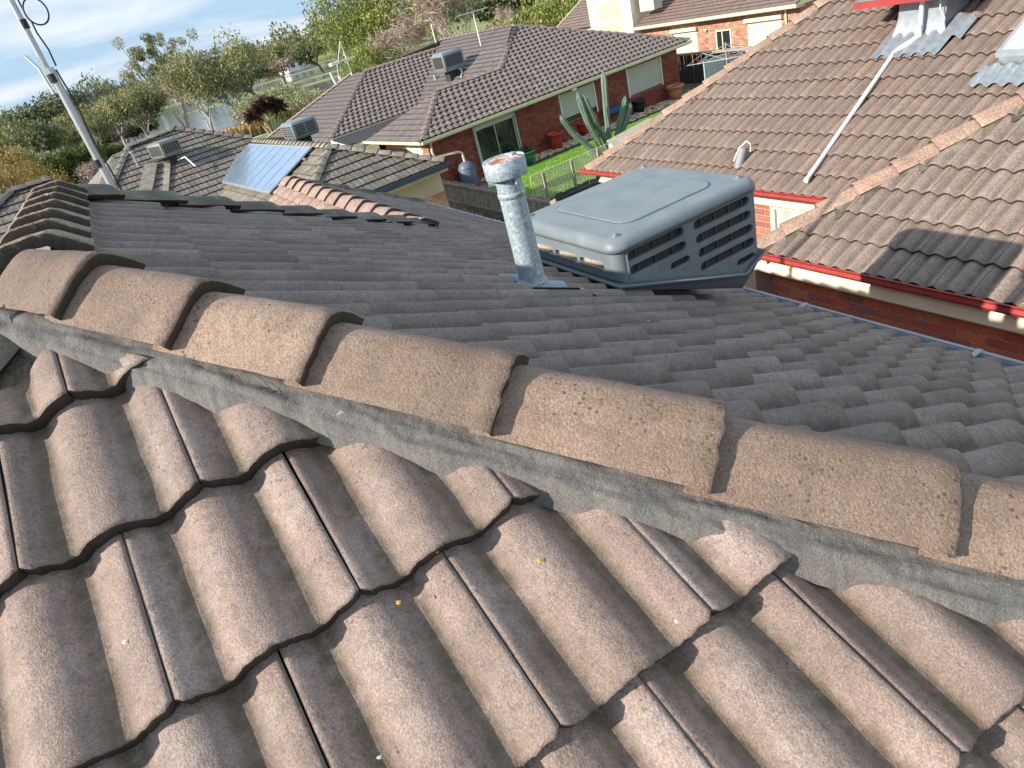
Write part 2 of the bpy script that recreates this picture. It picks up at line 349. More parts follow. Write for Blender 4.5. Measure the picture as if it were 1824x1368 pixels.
# ------------------------------------------------------------------ roof tiles
TW, TG = .292, .322
def prof(u, H):
    """two rolls per tile, narrow pans between"""
    x = ((u + .013 + .075) % .15) - .075
    return H * (max(0., math.cos(math.pi * min(abs(x) / .126, .5))) ** .9)
def tile_mesh(name, seed, nu, vrows, th=.026, L=.362, H=.034, jit=.0012, worn=True, smooth=True, single=False, dk=2.6):
    rnd = random.Random(seed); W = TW - .0022
    us = [W * i / (nu - 1) for i in range(nu)]
    off = [rnd.uniform(-10, 10) for _ in range(3)]
    def nz(a, b, s): return mnoise.noise(Vector((a * s + off[0], b * s + off[1], off[2])))
    V = []; F = []; S = []; D = []
    def surf(u, v):
        z = (H * max(0., math.sin(math.pi * min(1, max(0, (u - .006) / (W - .012))))) ** .55 if single else prof(u, H)) + th * (1 - v / TG) + .0015
        z += nz(u, v, 14) * .0016 * (jit > 0)
        return z
    for j, v in enumerate(vrows):
        for i, u in enumerate(us):
            vv = v; zz = surf(u, v)
            if j <= 1 and jit: 
                vv += nz(u, 3.3, 60) * jit * 2.2 + nz(u, 1.3, 190) * jit
                e = min(u, W - u)
                if e < .012: vv += (.012 - e) * .7 * (1 if j == 0 else .6)
            if j == 0: zz -= .0045
            e = min(u, W - u)
            if jit and e < .001: zz -= .0035
            V.append((u, vv, zz)); D.append(((.8 if (u < .02 or u > W - .02) else 0) if single else max(0, 1 - prof(u, H) / H * dk) * .9 + (.25 if (i == 0 or i == nu - 1) and worn else 0), .25 if j == 0 else 0))  # single: painted shadow along both edges; otherwise pan dirt and painted shade
    nv = len(vrows)
    for j in range(nv - 1):
        for i in range(nu - 1):
            a = j * nu + i; F.append((a, a + 1, a + nu + 1, a + nu)); S.append(smooth)
    # butt face
    k = len(V)
    for i in range(nu):
        V.append(V[i]); D.append((0, .85))
    for i in range(nu):
        u, v, z = V[i]; V.append((u, v + .004 + nz(u, 7.7, 120) * jit * 2, z - th * .93 - nz(u, 9.7, 80) * jit)); D.append((0, .95))
    for i in range(nu - 1): F.append((k + nu + i, k + nu + i + 1, k + i + 1, k + i)); S.append(False)
    # side faces
    for side in (0, nu - 1):
        k = len(V)
        for j in range(nv):
            V.append(V[j * nu + side]); D.append((.2, .5)); u, v, z = V[-1]; V.append((u, v, z - .012)); D.append((0, .9))
        for j in range(nv - 1):
            q = (k + 2 * j, k + 2 * j + 2, k + 2 * j + 3, k + 2 * j + 1); F.append(q if side == 0 else q[::-1]); S.append(False)
    me = bpy.data.meshes.new(name); me.from_pydata(V, [], F); me.polygons.foreach_set('use_smooth', S)
    ca = me.color_attributes.new('dirt_shade_tone', 'FLOAT_COLOR', 'POINT')
    for i, (a, b_) in enumerate(D): ca.data[i].color = (a, b_, 0, 1)
    return me
fine_rows = [0, .004, .012, .04, .09, .15, .21, .27, .33, .384]
TM = {
 'near': [tile_mesh('roof_tile', i, 61, fine_rows, th=.035, H=.030, dk=2.1) for i in range(5)],
 'mid': [tile_mesh('roof_tile', 20 + i, 25, [0, .006, .08, .2, .362], H=.038, th=.029) for i in range(3)],
 'midb': [tile_mesh('roof_tile', 30 + i, 25, [0, .006, .08, .2, .362], H=.046, th=.032, dk=1.35) for i in range(3)],  # low dk spreads the pan darkening up the flanks as painted shade
 'low': [tile_mesh('roof_tile', 40 + i, 17, [0, .01, .35], jit=.0008) for i in range(2)],
 'far': [tile_mesh('roof_tile', 60, 17, [0, .35], jit=0, H=.055, th=.040, single=True)],
 'flat': [tile_mesh('roof_tile', 70, 7, [0, .35], jit=0, H=.010, th=.036)],
}
def clip_poly(P, Q):
    """area test: clip polygon P by convex Q (2D, ccw)"""
    out = P
    for i in range(len(Q)):
        a = Q[i]; b = Q[(i + 1) % len(Q)]; inp = out; out = []
        side = lambda p: (b[0] - a[0]) * (p[1] - a[1]) - (b[1] - a[1]) * (p[0] - a[0])
        for k in range(len(inp)):
            p = inp[k]; q = inp[(k + 1) % len(inp)]; sp_, sq = side(p), side(q)
            if sp_ >= 0: out.append(p)
            if sp_ * sq < 0: t_ = sp_ / (sp_ - sq); out.append((p[0] + t_ * (q[0] - p[0]), p[1] + t_ * (q[1] - p[1])))
        if not out: return []
    return out
def area(P): return abs(sum(P[i][0] * P[(i + 1) % len(P)][1] - P[(i + 1) % len(P)][0] * P[i][1] for i in range(len(P)))) / 2
TILES = {}      # root name -> list of (priority, func args)
def view_prio(p):
    d = p - CAM; z = d.dot(fwd)
    if z < .1: return 1e4 + d.length
    x = d.dot(right) / z; y = d.dot(upv) / z
    return d.length + (500 if abs(x) > .80 or abs(y) > .62 else 0)
def roof_face(root, polys, origin, up, tiles, m, stagger=.5, phase=0., under=True, gauge=TG, keep=None, name='roof_tile', sink=.03, dz=0.):
    """polys: convex 3D polygons on one plane; origin: a point on the eave line; up: unit upslope vector"""
    up = Vector(up).normalized(); hor = Vector((-up.x, -up.y, 0)).normalized()
    n = None
    u = Vector((hor.y, -hor.x, 0)) * -1
    n = u.cross(up)
    if n.z < 0: u = -u; n = u.cross(up)
    origin = Vector(origin); base = Matrix((u, up, n)).transposed()
    P2s = []
    for P in polys:
        q = [((Vector(p) - origin).dot(u), (Vector(p) - origin).dot(up)) for p in P]
        a = sum(q[i][0] * q[(i + 1) % len(q)][1] - q[(i + 1) % len(q)][0] * q[i][1] for i in range(len(q)))
        if a < 0: q = q[::-1]
        P2s.append(q)
        if under:
            mb = MB(); mb.add([origin + u * a_ + up * b_ - n * sink for a_, b_ in q], [tuple(range(len(q)))]); mb.build('roof_underlay', 'underlay', root)
    us = [p[0] for q in P2s for p in q]; vs = [p[1] for q in P2s for p in q]
    lst = TILES.setdefault(root.name, []); rnd = random.Random(len(lst))
    # merge coverage: a tile inside the union of convex pieces counts as whole
    for j in range(int(math.floor(min(vs) / gauge)) - 1, int(max(vs) / gauge) + 1):
        sh = phase + (stagger * TW if j % 2 else 0)
        for i in range(int(math.floor((min(us) - sh) / TW)) - 1, int((max(us) - sh) / TW) + 2):
            u0 = sh + i * TW; v0 = j * gauge
            cell = [(u0, v0), (u0 + TW, v0), (u0 + TW, v0 + gauge), (u0, v0 + gauge)]
            ars = [area(clip_poly(cell, q)) if True else 0 for q in P2s]; tot = sum(ars)
            if tot < .0012: continue
            p = origin + u * u0 + up * v0 + n * dz
            if keep and not keep(p): continue
            mw = Matrix.Translation(p) @ (base @ Matrix.Rotation(rnd.gauss(0, .003), 3, 'Z')).to_4x4()
            me = tiles[rnd.randrange(len(tiles))]
            # the lapped head beyond the gauge matters too
            head = [(u0, v0 - .001), (u0 + TW, v0 - .001), (u0 + TW, v0 + gauge + .04), (u0, v0 + gauge + .04)]
            whole = sum(area(clip_poly(head, q)) for q in P2s) > area(head) - 1e-5
            if whole: lst.append((view_prio(p), name, me, m, mw, None, root))
            else:
                for q, a_ in zip(P2s, ars):
                    if a_ > .0012: lst.append((view_prio(p), name, me, m, mw, (q, u0, v0), root))
def cut_mesh(me, q, u0, v0, m):
    bm = bmesh.new(); bm.from_mesh(me)
    for i in range(len(q)):
        a = Vector((q[i][0] - u0, q[i][1] - v0, 0)); b = Vector((q[(i + 1) % len(q)][0] - u0, q[(i + 1) % len(q)][1] - v0, 0))
        d = b - a
        if d.length < 1e-6: continue
        d.normalize(); nn = Vector((d.y, -d.x, 0))
        bmesh.ops.bisect_plane(bm, geom=bm.verts[:] + bm.edges[:] + bm.faces[:], plane_co=a, plane_no=nn, clear_outer=True, dist=1e-5)
        if not bm.faces: break
    out = None
    if bm.faces:
        out = bpy.data.meshes.new(me.name.split('.')[0]); bm.to_mesh(out); out.materials.append(get(m))
    bm.free(); return out
MATTILE = {}
def tile_data(me, m):
    k = (me.name, m)
    if k not in MATTILE:
        c = me.copy(); c.materials.clear(); c.materials.append(get(m)); MATTILE[k] = c
    return MATTILE[k]
def flush_tiles(limit=300):
    for rn, lst in TILES.items():
        byname = {}
        for it in lst: byname.setdefault(it[1], []).append(it)
        for nm, ls in byname.items():
            ls.sort(key=lambda a: a[0])
            rest = {}
            for k, (pr, nm_, me, m, mw, cut, root) in enumerate(ls):
                data = tile_data(me, m) if cut is None else None
                if cut is not None:
                    data = cut_mesh(tile_data(me, m), cut[0], cut[1], cut[2], m)
                    if data is None: continue
                if k < limit: put(nm, data, None, root, mw)
                else: rest.setdefault((m, root.name), []).append((data, mw, root))
            for (m, r_), items in rest.items():
                bm = bmesh.new()
                for data, mw, root in items:
                    k0 = len(bm.verts); bm.from_mesh(data); bm.verts.ensure_lookup_table()
                    for v in bm.verts[k0:]: v.co = mw @ v.co
                big = bpy.data.meshes.new(nm + '_field'); bm.to_mesh(big); bm.free(); big.materials.clear(); big.materials.append(get(m))
                put(nm + '_field', big, None, items[0][2], kind='stuff')
# ------------------------------------------------------------------ ridge caps
def cap_mesh(seed, L=.40, W=.136, H=.070, th=.029, segs=9, nv=6, jit=.0015, flat=.05, taper=.9, name='ridge_cap', trap=False):
    rnd = random.Random(seed); off = Vector([rnd.uniform(-9, 9) for _ in range(3)])
    def half(s):                                  # angled cap with a rounded crown; s in -1..1
        x = s * W; a = abs(x)
        if trap: q = (1 - abs(s)) / .60; kk = .16; d_ = q - 1; z = H * (.5 * (q + 1 - math.sqrt(d_ * d_ + kk * kk)) - .5 * (1 - math.sqrt(1 + kk * kk)))
        else: z = H * 1.12 * (1 - (math.sqrt(a * a + flat * flat) - flat) / (math.sqrt(W * W + flat * flat) - flat))
        return x, z
    prof_ = [half(-1 + 2 * i / (segs * 2)) for i in range(segs * 2 + 1)]; n = len(prof_)
    ys = [0, .006] + [L * k / (nv - 1) for k in range(1, nv)]
    V = []; F = []; S = []; D = []
    for j, y in enumerate(ys):
        sc_ = 1 - (1 - taper) * y / L
        for i, (x, z) in enumerate(prof_):
            p = Vector((x * sc_, y, z * sc_ + th * (1 - y / L)))
            dd = mnoise.noise(p * 22 + off) * .0022 * (jit > 0)
            p.z += dd
            if j <= 1: p.y += mnoise.noise(Vector((x * 60, 1, 5)) + off) * jit * 2.5; p.z += mnoise.noise(Vector((x * 90, 4, 5)) + off) * jit
            if j == 0: p.z -= .005; p.x *= .985
            V.append(tuple(p)); D.append((0, .35 if j == 0 else 0))
    for j in range(len(ys) - 1):
        for i in range(n - 1): a = j * n + i; F.append((a, a + 1, a + n + 1, a + n)); S.append(True)
    k = len(V)
    for i in range(n): V.append(V[i]); D.append((0, .75))
    for i in range(n):
        x, y, z = V[i]; r_ = 1 - th / W * 1.0
        V.append((x * r_, y + .003, z - th * 1.05)); D.append((0, .95))
    for i in range(n - 1): F.append((k + n + i, k + n + i + 1, k + i + 1, k + i)); S.append(False)
    for side in (0, n - 1):
        k = len(V)
        for j in range(len(ys)):
            V.append(V[j * n + side]); D.append((0, .3)); x, y, z = V[-1]; V.append((x * (1 - th / W), y, z - .02)); D.append((0, .8))
        for j in range(len(ys) - 1):
            q = (k + 2 * j, k + 2 * j + 2, k + 2 * j + 3, k + 2 * j + 1); F.append(q if side == 0 else q[::-1]); S.append(False)
    me = bpy.data.meshes.new(name); me.from_pydata(V, [], F); me.polygons.foreach_set('use_smooth', S)
    ca = me.color_attributes.new('dirt_shade_tone', 'FLOAT_COLOR', 'POINT')
    for i, (a, b_) in enumerate(D): ca.data[i].color = (a, b_ * (.5 if b_ < .5 else 1), 0, 1)
    return me
CM = {'near': [cap_mesh(i, segs=14, nv=12, jit=.0017) for i in range(4)],
      'trap': [cap_mesh(5 + i, segs=14, nv=12, jit=.0028, trap=True) for i in range(3)],
      'mid': [cap_mesh(10 + i, segs=6, nv=4) for i in range(3)],
      'far': [cap_mesh(30, segs=3, nv=2, jit=0, H=.075)]}
def caps(root, P0, P1, meshes, m, expo=.36, dz=.0, start=0., scale=(1, 1, 1), seed=1, n_hint=None, length=.40, expos=None, name='ridge_cap'):
    """caps laid from P0 (low) to P1 (high): each exposes its low end"""
    P0 = Vector(P0); P1 = Vector(P1); d = P1 - P0; L = d.length; d.normalize()
    side = Vector((d.y, -d.x, 0)).normalized(); n = side.cross(d)
    if n.z < 0: side = -side; n = side.cross(d)
    rnd = random.Random(seed); s = start; k = 0; out = []
    while s < L - .04:
        e = expos[k] if expos and k < len(expos) else expo
        me = tile_data(meshes[rnd.randrange(len(meshes))], m if isinstance(m, str) else m(k))
        ln = min(e + .045, L - s + .05)
        rot = Matrix((side, d, n)).transposed() @ Matrix.Rotation(rnd.gauss(0, .008), 3, 'Z') @ Matrix.Diagonal((scale[0], scale[1] * ln / length, scale[2]))
        mw = Matrix.Translation(P0 + d * s + Vector((0, 0, dz)) + side * rnd.gauss(0, .002)) @ rot.to_4x4()
        out.append(put(name, me, None, root, mw)); s += e; k += 1
    return out

# ================================================================== GROUND, LAKE
def sheet(name, f, xs, ys, m, smooth=True, **kw):
    V = [(x, y, f(x, y)) for y in ys for x in xs]; nx = len(xs)
    F = [(j * nx + i, j * nx + i + 1, (j + 1) * nx + i + 1, (j + 1) * nx + i) for j in range(len(ys) - 1) for i in range(nx - 1)]
    me = bpy.data.meshes.new(name); me.from_pydata(V, [], F); me.polygons.foreach_set('use_smooth', [smooth] * len(F))
    return put(name, me, m, None, **kw)
def ss(a, b, x): t = max(0, min(1, (x - a) / (b - a))); return t * t * (3 - 2 * t)
def gz(x, y):
    z = -.45 - 1.35 * ss(7, 13, y) - 1.0 * ss(48, 78, y) * (1 - ss(40, 70, x - .25 * y))
    z -= 0.35 * ss(90, 103, y) * (1 - ss(330, 360, y + .35 * x))
    z += 9 * ss(420, 900, math.hypot(x, y)) + 26 * ss(800, 2500, math.hypot(x, y))
    return z
def ground_mat():
    m, t, b = mat_new('grass_ground'); v, r = coords(t, rnd=False)
    n = noise(t, v, .05, 5, .6); f = noise(t, v, 1.2, 5, .7)
    c = ramp(t, n, [(.35, (.13, .17, .045)), (.5, (.20, .22, .07)), (.62, (.26, .24, .10)), (.75, (.12, .13, .05))])
    c = mix(t, .6, c, ramp(t, f, [(.3, (.6, .6, .6)), (.7, (1.35, 1.35, 1.3))]), 'MULTIPLY')
    t.links.new(c, b.inputs['Base Color']); b.inputs['Roughness'].default_value = .95; bump(t, b, f, .6, .1); return m
geo = sorted(set([-4000, -2500, -1500, -900, -500, -300, -200] + list(range(-150, 260, 10)) + [300, 400, 600, 900, 1500, 2500, 4000]))
geoy = sorted(set([-300, -100, -30, 0, 4] + list(range(6, 20)) + list(range(20, 60, 4)) + list(range(60, 130, 3)) + list(range(130, 440, 10)) + [460, 520, 600, 700, 850, 1000, 1400, 2000, 3000, 4500]))
sheet('ground', gz, geo, geoy, ground_mat(), kind='structure')
def water_mat():
    m, t, b = mat_new('lake_water'); v, r = coords(t, rnd=False)
    b.inputs['Base Color'].default_value = (.05, .065, .06, 1); b.inputs['Roughness'].default_value = .12; b.inputs['Specular IOR Level'].default_value = .6
    mp = t.nodes.new('ShaderNodeMapping'); mp.inputs['Scale'].default_value = (1, .5, 1); t.links.new(v, mp.inputs[0])
    bump(t, b, noise(t, mp.outputs[0], .9, 5, .6), .5, .06); return m
wm = water_mat()
mb = MB(); pts = []
for a in range(60):
    th = a / 60 * 2 * math.pi; rr = 1 + .09 * math.sin(3 * th + 1) + .05 * math.sin(7 * th)
    pts.append((10 + 150 * math.cos(th) * rr, 218 + 112 * math.sin(th) * rr - .30 * 150 * math.cos(th) * rr * .6, -3.02))
mb.add(pts, [tuple(range(60))]); mb.build('lake_water', wm, None, kind='structure')
# low grassy spits that break the water into bands
def spit(cx, cy, rx, ry, ang, seed):
    V = [(cx, cy, -2.72)]; n = 40
    for k in range(n):
        th = 2 * math.pi * k / n; r = 1 + .18 * mnoise.noise(Vector((math.cos(th) * 2, math.sin(th) * 2, seed)))
        x = rx * math.cos(th) * r; y = ry * math.sin(th) * r
        V.append((cx + x * math.cos(ang) - y * math.sin(ang), cy + x * math.sin(ang) + y * math.cos(ang), -3.06))
    F = [(0, 1 + k, 1 + (k + 1) % n) for k in range(n)]
    me = bpy.data.meshes.new('bank'); me.from_pydata(V, [], F); put('bank', me, GRASSB, None, kind='structure')
def bank_mat():
    m, t, b = mat_new('lake_bank_grass'); v, r = coords(t, rnd=False)
    n = noise(t, v, .12, 6, .65); c = ramp(t, n, [(.35, (.10, .12, .035)), (.5, (.20, .23, .07)), (.65, (.30, .28, .12))])
    t.links.new(c, b.inputs['Base Color']); b.inputs['Roughness'].default_value = .95; return m
GRASSB = bank_mat()
spit(58, 205, 42, 13, -.15, 1.); spit(80, 262, 42, 9, -.25, 2.); spit(52, 168, 17, 5, -.2, 3.); spit(5, 262, 40, 8, .05, 5.)

# ================================================================== OUR HOUSE
tA, tB = .48342, .54522
cA, cB = 3.47, 4.228; S0 = (cB - cA) / tA; KK = tB / tA
XR = -.25; ZR = cB - tB * XR; YA = S0 - KK * XR                # ridge, near apex
hipz = lambda x: cB - tB * x
hipy = lambda x: S0 - KK * x
house = thing('tiled_house', 'brown tiled house roof in the foreground with pale hip capping', 'house', (0, 2, 0))
upA = Vector((0, math.cos(math.atan(tA)), math.sin(math.atan(tA)))); upB = Vector((-math.cos(math.atan(tB)), 0, math.sin(math.atan(tB))))
pA = lambda x, y: Vector((x, y, cA + tA * y)); pB = lambda x, y: Vector((x, y, cB - tB * x))
# face A (sunlit, towards us); joint positions measured: a joint at x=-.1135 on the course with butt at y~1.15
gA = .334
yb = 1.195                                                       # butt line of the reference course
orgA = pA(-.112, yb)
Alow = -.35
xl = XR - (YA - Alow) / KK; xr_ = (S0 - Alow) / KK
roof_face(house, [[pA(XR - .0, YA - .19), pA(XR - .12, YA - .26), pA(xl - .12, Alow - .0), pA(xr_ - .168, Alow)]], orgA, upA, TM['near'], 'tile_near', stagger=.5, phase=0, gauge=gA,
          keep=lambda p: -1.75 < p.x < 1.75 and p.y > -.4)
# face B (towards the right-hand neighbour)
XG, YF = 3.47, 9.42
YE = 3.55; FX, FY = 1.85, 5.12                                     # far end of the ridge, foot of the far hip
Bnear = -1.9
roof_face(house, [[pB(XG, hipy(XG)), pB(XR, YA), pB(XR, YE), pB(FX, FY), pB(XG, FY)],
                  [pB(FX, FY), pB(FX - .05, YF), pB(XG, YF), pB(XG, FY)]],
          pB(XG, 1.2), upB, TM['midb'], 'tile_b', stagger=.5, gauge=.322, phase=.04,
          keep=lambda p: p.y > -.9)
# hidden back faces, plain sheets closing the roof
mb = MB()
zl = lambda x: ZR + tB * (x - XR)
mb.add([(XR, YA, ZR - .03), (XR, YE, ZR - .03), (-3.9, YE + 3, zl(-3.9)), (-3.9, -3, zl(-3.9))], [(0, 1, 2, 3)])
mb.add([(XR, YE, ZR - .03), (FX, FY, pB(FX, FY).z - .03), (FX - .6, 8.2, 2.5), (-3.9, 8.2, 2.2), (-3.9, 6.5, zl(-3.9))], [(0, 1, 2, 3, 4)])
mb.add([(1.82, 5.15, pB(1.82, 0).z - .05), (1.8, YF, pB(1.8, 0).z - .05), (.2, YF, pB(1.8, 0).z - .85), (.2, 6.2, pB(1.8, 0).z - .85)], [(0, 1, 2, 3)])
mb.build('back_roof_sheet', 'tile_b', house)
# far small wing: ridge along y at x=1.82 with sunlit pink side
pP = lambda x, y: Vector((x, y, pB(1.80, 0).z + .52 * (x - 1.80)))
roof_face(house, [[pP(1.80, 5.2), pP(1.80, YF), pP(.75, YF), pP(.75, 6.3)]], pP(.75, 6.3), Vector((1, 0, .52)), TM['low'], 'tile_pink', name='pink_roof_tile', phase=.1)
caps(house, (1.82, 5.0, pB(1.82, 0).z + .02), (1.80, YF - .1, pB(1.8, 0).z + .03), CM['mid'], 'tile_pink', expo=.33, seed=4, name='pink_ridge_cap')
caps(house, (XG, YF, pB(XG, 0).z + .03), (1.82, YF, pB(1.82, 0).z + .02), CM['mid'], 'cap_moss', expo=.36, seed=5, scale=(.9, 1, .9))
# caps of the near hip (spacing as laid), low to high
hd = Vector((1, -KK, -tB)); lu = hd.length
e0 = .225                                                       # x of the lower corners, top down
ends_x = [-.139, .027, .211, .448, .694, .934]
low_x = [1.182, 1.43, 1.68]
xs_all = low_x[::-1] + ends_x[::-1]
capz = .030
P = lambda x: Vector((x, hipy(x), hipz(x) + capz))
def cap_dir(): return None
expos = [abs(xs_all[i] - xs_all[i + 1]) * lu for i in range(len(xs_all) - 1)] + [.26]
caps(house, P(xs_all[0]), P(XR + .02), CM['near'], 'cap_near', expos=expos, seed=11)
# left hip and ridge caps
lh = Vector((-1, -KK, -tB))
for nm_ in (0,):
    Pl = Vector((XR - .07, YA, ZR + .0)) + lh * 1.3
    caps(house, Pl, Vector((XR - .07, YA, ZR)) + lh * .10, CM['near'], 'cap_moss', expo=.34, seed=12)
caps(house, (XR, YA + .10, ZR + .024), (XR, YE + .05, ZR + .024), CM['trap'], 'cap_ridge', expo=.245, seed=13, scale=(.95, 1, .95))
fh = Vector((FX, FY, pB(FX, 0).z + .032)); ft = Vector((XR, YE, ZR + .036))
caps(house, fh, ft, CM['mid'], 'cap_moss', expo=.33, seed=14, scale=(.95, 1, .8))
# mortar bedding under the near hip: a sloping grey band that meets the tile rolls
def bedding(x0, x1, side, name, hy, hz, d_, m='mortar', w0=.100, w1=.178, top=.031, bot=.004, n=900, seed=3):
    dirn = Vector(d_).normalized(); horiz = Vector((dirn.x, dirn.y, 0)).normalized(); perp = Vector((horiz.y, -horiz.x, 0)) * side
    V = []; F = []; rows = 12
    for i in range(n + 1):
        x = x0 + (x1 - x0) * i / n; c = Vector((x, hy(x), hz(x)))
        for j in range(rows):
            s = j / (rows - 1); wv = w0 + (w1 - w0) * s; z = top + (bot - top) * (s ** 1.3) - (.05 if j == rows - 1 else 0)
            nn = mnoise.noise(Vector((x * 9, j * .4, seed))) * .009 + mnoise.noise(Vector((x * 35, j * .9, seed + 4))) * .004 + abs(mnoise.noise(Vector((x * 14, 2, seed + 9)))) * .006 + mnoise.noise(Vector((x * 110, j * 1.7, seed))) * .0016
            V.append(tuple(c + perp * (wv + nn * s) + Vector((0, 0, z + nn))))
    for i in range(n):
        for j in range(rows - 1): a = i * rows + j; F.append((a, a + 1, a + rows + 1, a + rows))
    me = bpy.data.meshes.new(name); me.from_pydata(V, [], F); me.polygons.foreach_set('use_smooth', [True] * len(F))
    bm = bmesh.new(); bm.from_mesh(me); bmesh.ops.recalc_face_normals(bm, faces=bm.faces); bm.to_mesh(me); bm.free()
    put(name, me, m, house)
bedding(XR, 1.6, 1, 'mortar_bedding', hipy, hipz, (1, -KK, -tB))
bedding(XR, 1.9, -1, 'mortar_bedding', hipy, hipz, (1, -KK, -tB), w0=.10, w1=.15, bot=-.03, seed=9)
# left of the apex: rough bedding of the other hip
hyl = lambda x: YA + KK * (x - XR); hzl = lambda x: ZR + tB * (x - XR)
bedding(XR, -1.6, -1, 'mortar_bedding', hyl, hzl, (-1, -KK, -tB), m='cap_moss', w0=.02, w1=.10, top=.03, bot=-.03, seed=5)
# ridge and far hip mortar
mb = MB()
for (a, b, sd) in (((XR, YA), (XR, YE), 1), ):
    for k in range(24):
        y0 = a[1] + (b[1] - a[1]) * k / 24; y1 = a[1] + (b[1] - a[1]) * (k + 1) / 24
        mb.add([(XR + .105, y0, ZR + .0), (XR + .105, y1, ZR), (XR + .165, y1, ZR - .075), (XR + .165, y0, ZR - .075)], [(0, 1, 2, 3)])
mb.build('mortar_bedding', 'cap_moss', house)
# cracks in the bedding: thin dark fissures cut as slivers standing 1 mm proud of the band
def crack(pts, wd=.0022):
    mb = MB(); prev = None
    for k in range(len(pts) - 1):
        a = Vector(pts[k]); b = Vector(pts[k + 1]); d = (b - a).normalized(); view = (a - CAM).normalized(); s = d.cross(view).normalized() * wd
        mb.add([a - s, a + s, b + s * .8, b - s * .8], [(0, 1, 2, 3)])
    mb.build('mortar_crack', 'black', house)
def bedpt(x, s):
    perp = Vector((Vector((1, -KK, 0)).normalized().y, -Vector((1, -KK, 0)).normalized().x, 0)); w_ = .100 + .078 * s
    return Vector((x, hipy(x), hipz(x))) + perp * w_ + Vector((0, 0, .031 - .027 * s ** 1.3 + .004)) + Vector((0, -.0015, .001))
rc = random.Random(5)
for x0, s0_, s1_ in ((.12, 0, .75), (.985, -.0, .5), (.73, .0, .3), (.5, .0, .25)):
    crack([bedpt(x0 + rc.uniform(-.006, .006) + .012 * k, s0_ + (s1_ - s0_) * k / 6) for k in range(7)], .0007)
# gutter of face B, with brackets
gut = MB(); gx = XG + .02
prof_g = [(0, .02), (0, -.07), (.09, -.07), (.105, -.02), (.105, .015), (.118, .022), (.118, .004), (.1, -.0)]
ys = [-2.0, YF + .05]
zt = pB(XG, 0).z + .005
V = [(gx + a, y, zt + b - .005) for y in ys for a, b in prof_g]; n = len(prof_g)
gut.add(V, [(i, i + 1, i + 1 + n, i + n) for i in range(n - 1)])
gut.build('roof_gutter', 'gutter_grey', house)
for y in np.arange(-.5, 9.4, 1.15):
    mb = MB(); mb.box((gx + .06, y, zt + .014), (.125, .03, .012)); mb.build('gutter_bracket', 'gutter_grey', house)
mb = MB(); mb.bbox((-3.3, -3.0, -.6), (XG - .35, 8.9, 1.95)); mb.build('brick_wall', 'brick_red', house)
mb = MB(); mb.bbox((XG - .36, -3.0, 1.95), (XG + .02, 9.3, 2.0)); mb.build('soffit', 'cream', house)

# small marks on our roof
def blob(name, p, r, m, n_, parent, flat=.25, seed=0):
    rr = random.Random(seed); n_ = Vector(n_).normalized(); q = n_.to_track_quat('Z', 'Y').to_matrix(); mb = MB(); V = [Vector((0, 0, r * flat))]
    for k in range(12): a = 2 * math.pi * k / 12; s = r * rr.uniform(.55, 1.1); V.append(Vector((s * math.cos(a), s * math.sin(a), 0)))
    mb.add([Vector(p) + q @ v for v in V], [(0, 1 + k, 1 + (k + 1) % 12) for k in range(12)]); return mb.build(name, m, parent)

# ------------------------------------------------------------------ near objects on our roof
flue = thing('flue_pipe', 'tall galvanised flue pipe with rusty capped cowl on the dark roof slope', 'flue', (1.35, 2.56, 3.52))
bx, by, bz = 1.35, 2.56, 3.50
lean = Vector((.0, .0, 1))
mb = MB(); mb.tube([(bx, by, bz - .06), (bx, by, bz + .50), (bx, by, bz + .60)], [.058, .056, .056], 40, False)
mb.build('pipe', 'galv', flue)
for zc in (.06, .47): 
    mb = MB(); mb.lathe([(.057, zc - .012), (.0595, zc - .01), (.0605, zc), (.0595, zc + .01), (.057, zc + .012)], 40, (bx, by, bz)); mb.build('seam_band', 'galv', flue)
mb = MB(); mb.lathe([(.085, .545), (.088, .545), (.090, .55), (.090, .615), (.088, .618), (.084, .613), (.084, .55)], 44, (bx, by, bz)); mb.build('cowl_band', 'galv', flue)
mb = MB(); mb.lathe([(0, .612), (.03, .613), (.06, .609), (.078, .612), (.079, .603), (.0, .60)], 44, (bx, by, bz)); mb.build('cowl_lid', None or simple('rusty_lid', (.60, .33, .22), .8, .0, 22), flue)
def rusty_lid():
    m, t, b = mat_new('rusty_white_lid'); v, r = coords(t); n = noise(t, v, 26, 5, .75, .6)
    t.links.new(ramp(t, n, [(.36, (.16, .045, .02)), (.47, (.48, .16, .07)), (.54, (.62, .52, .45)), (.7, (.75, .70, .64))]), b.inputs['Base Color']); b.inputs['Roughness'].default_value = .75
    bump(t, b, n, .6, .004); return m
[o for o in flue.children if o.name.startswith('cowl_lid')][0].data.materials[0] = rusty_lid()
for k in range(3):
    a = 2.1 * k + .5; mb = MB(); mb.box((bx + .07 * math.cos(a), by + .07 * math.sin(a), bz + .57), (.03, .02, .10), Matrix.Rotation(a, 3, 'Z')); mb.build('cowl_strap', 'galv', flue)
